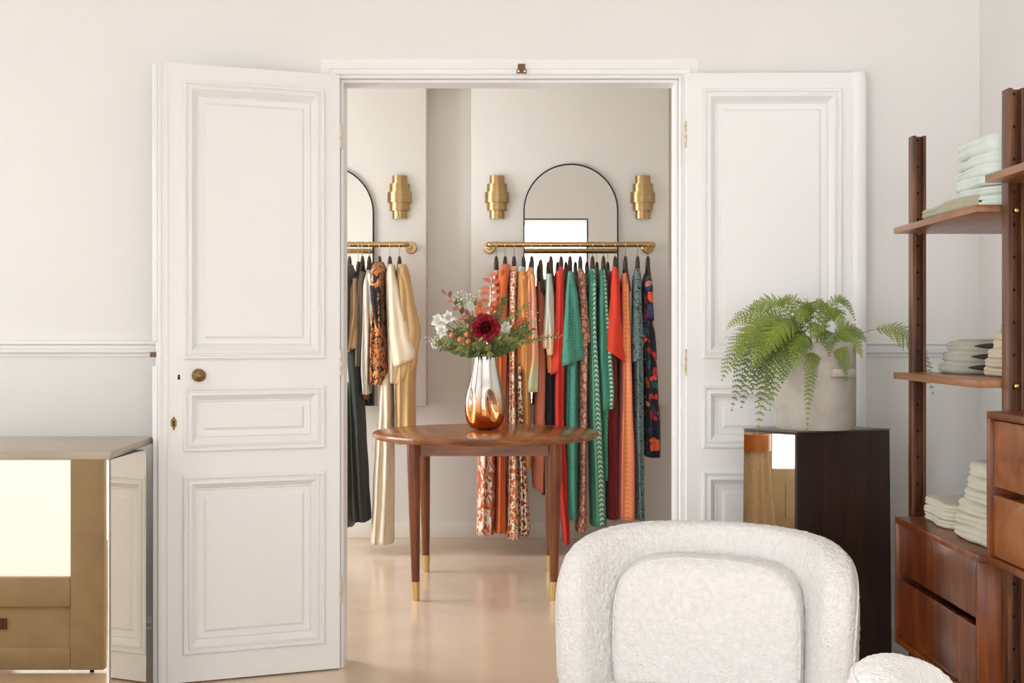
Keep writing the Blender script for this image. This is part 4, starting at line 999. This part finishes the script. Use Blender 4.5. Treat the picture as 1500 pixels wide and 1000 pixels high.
stack(1.475, 3.59, 1.1356, 7, .0245, .25, .34, 'beige', .14, 'oatmeal sweater, %s in the tall pile on the middle shelf', 'oatmeal pile on the middle shelf', dx=.009, dy=-.004, seed=2, top=1.35)
stack(1.39, 3.56, 1.5937, 6, .0285, .27, .28, 'mint', .05, 'pale mint folded top, %s in the pile on the upper shelf', 'pale mint pile on the upper shelf', dx=-.001, seed=3, lining=True, top=1.75)
folded('folded_sweater', (1.30, 3.68, 1.5937), .17, .40, .034, 'sage', .06, 'single sage green folded top lying flat at the upper shelf edge', None, 44, True)
stack(1.42, 3.95, .6769, 3, .0235, .27, .29, 'stone', -.03, 'stone grey top, %s in the low pile on the lower cabinet', 'low stone pile on the lower cabinet', dx=.0, seed=4, lining=True)
stack(1.40, 3.60, .6769, 6, .0335, .27, .36, 'stone', .04, 'stone sweater, %s in the tall pile on the lower cabinet', 'tall stone pile on the lower cabinet', dx=.010, dy=.002, seed=5, top=1.2)

# ------------------------------------------------------------------ boucle armchairs
tex = bpy.data.textures.new('boucle_noise', 'CLOUDS'); tex.noise_scale = .009; tex.noise_depth = 1
def pillow(name, parent, dims, mapf, n=(56, 20, 44), e=3.6, sub=1):
    V, Fs = sq_cube(*n); out = []
    for a, b, c in V:
        k = (abs(a)**e+abs(b)**e+abs(c)**e)**(1/e)
        out.append(mapf(a/k, b/k, c/k))
    mb = MB(); mb.v = out; mb.f = Fs; o = mb.build(name, 'boucle', parent, local=True, smooth=True)
    s = o.modifiers.new('s', 'SUBSURF'); s.levels = sub; s.render_levels = sub
    d = o.modifiers.new('d', 'DISPLACE'); d.texture = tex; d.strength = .0065; d.mid_level = .5
    return o
def armchair(loc, rz, label):
    t = empty('armchair', loc, rz, label=label, cat='armchair', group='white boucle armchairs')
    Rr, T, PH = .338, .125, math.radians(84)
    def shellmap(a, b, c):
        ph = a*PH; z = .42+c*.298-.012*abs(a)**2
        r = Rr+b*T/2*(1+.10*(1-c)/2)+.02*(c*.5)
        r += .02*(1-abs(a))                       # slightly deeper back
        return (r*math.sin(ph)*1.08, r*math.cos(ph)*.98, z)
    pillow('back_shell', t, None, shellmap, n=(80, 16, 44), e=4.0, sub=1)
    def cushmap(a, b, c):
        x = a*.262; y = .205+b*.085-.10*abs(a)**2.2*.5+.01*c; z = .42+c*.225-.012*(1-abs(a))*0
        return (x, y+(.02*(1-a*a)*(1-c*c))*(b < 0)*-1, z)
    pillow('back_cushion', t, None, cushmap, n=(48, 20, 32), e=4.2)
    def seatmap(a, b, c): return (a*.30, -.06+b*.33, .235+c*.07+.012*(1-a*a)*(1-b*b))
    pillow('seat_cushion', t, None, seatmap, n=(44, 40, 14), e=5)
    def basemap(a, b, c): return (a*.35, -.02+b*.33, .115+c*.06)
    pillow('seat_base', t, None, basemap, n=(40, 36, 14), e=6)
    for sx in (-1, 1):
        for sy in (-1, 1):
            MB().lathe([(.02, 0), (.024, .06)], 14, (sx*.24, sy*.22-.02, 0)).build('leg', 'hanger', t, local=True)
    # seam along the rim
    pts = []
    e = 4.0
    for k in range(61):
        th = PI*(-.12+1.24*k/60); a = math.cos(th); c = math.sin(th); kk = (abs(a)**e+abs(c)**e+.62**e)**(1/e)
        pts.append(Vector(shellmap(a/kk, .62/kk, c/kk)))
    MB().tube(pts, .0035, 6).build('seam', 'boucle', t, local=True, smooth=True)
    pts = []
    e = 4.2
    for k in range(61):
        th = PI*(-.1+1.2*k/60); a = math.cos(th); c = math.sin(th); kk = (abs(a)**e+abs(c)**e+.55**e)**(1/e)
        pts.append(Vector(cushmap(a/kk, -.55/kk, c/kk)))
    MB().tube(pts, .003, 6).build('seam', 'boucle', t, local=True, smooth=True)
    return t
ch = armchair((.47, 3.38, 0), math.radians(-24), 'white boucle tub armchair in front of the dark plinth')
c2 = copy_tree(ch); c2.location = (.935, 1.985, 0); c2.rotation_euler = (0, 0, math.radians(103))
tag(c2, 'white boucle armchair cut off at the lower right corner', 'armchair', 'white boucle armchairs')
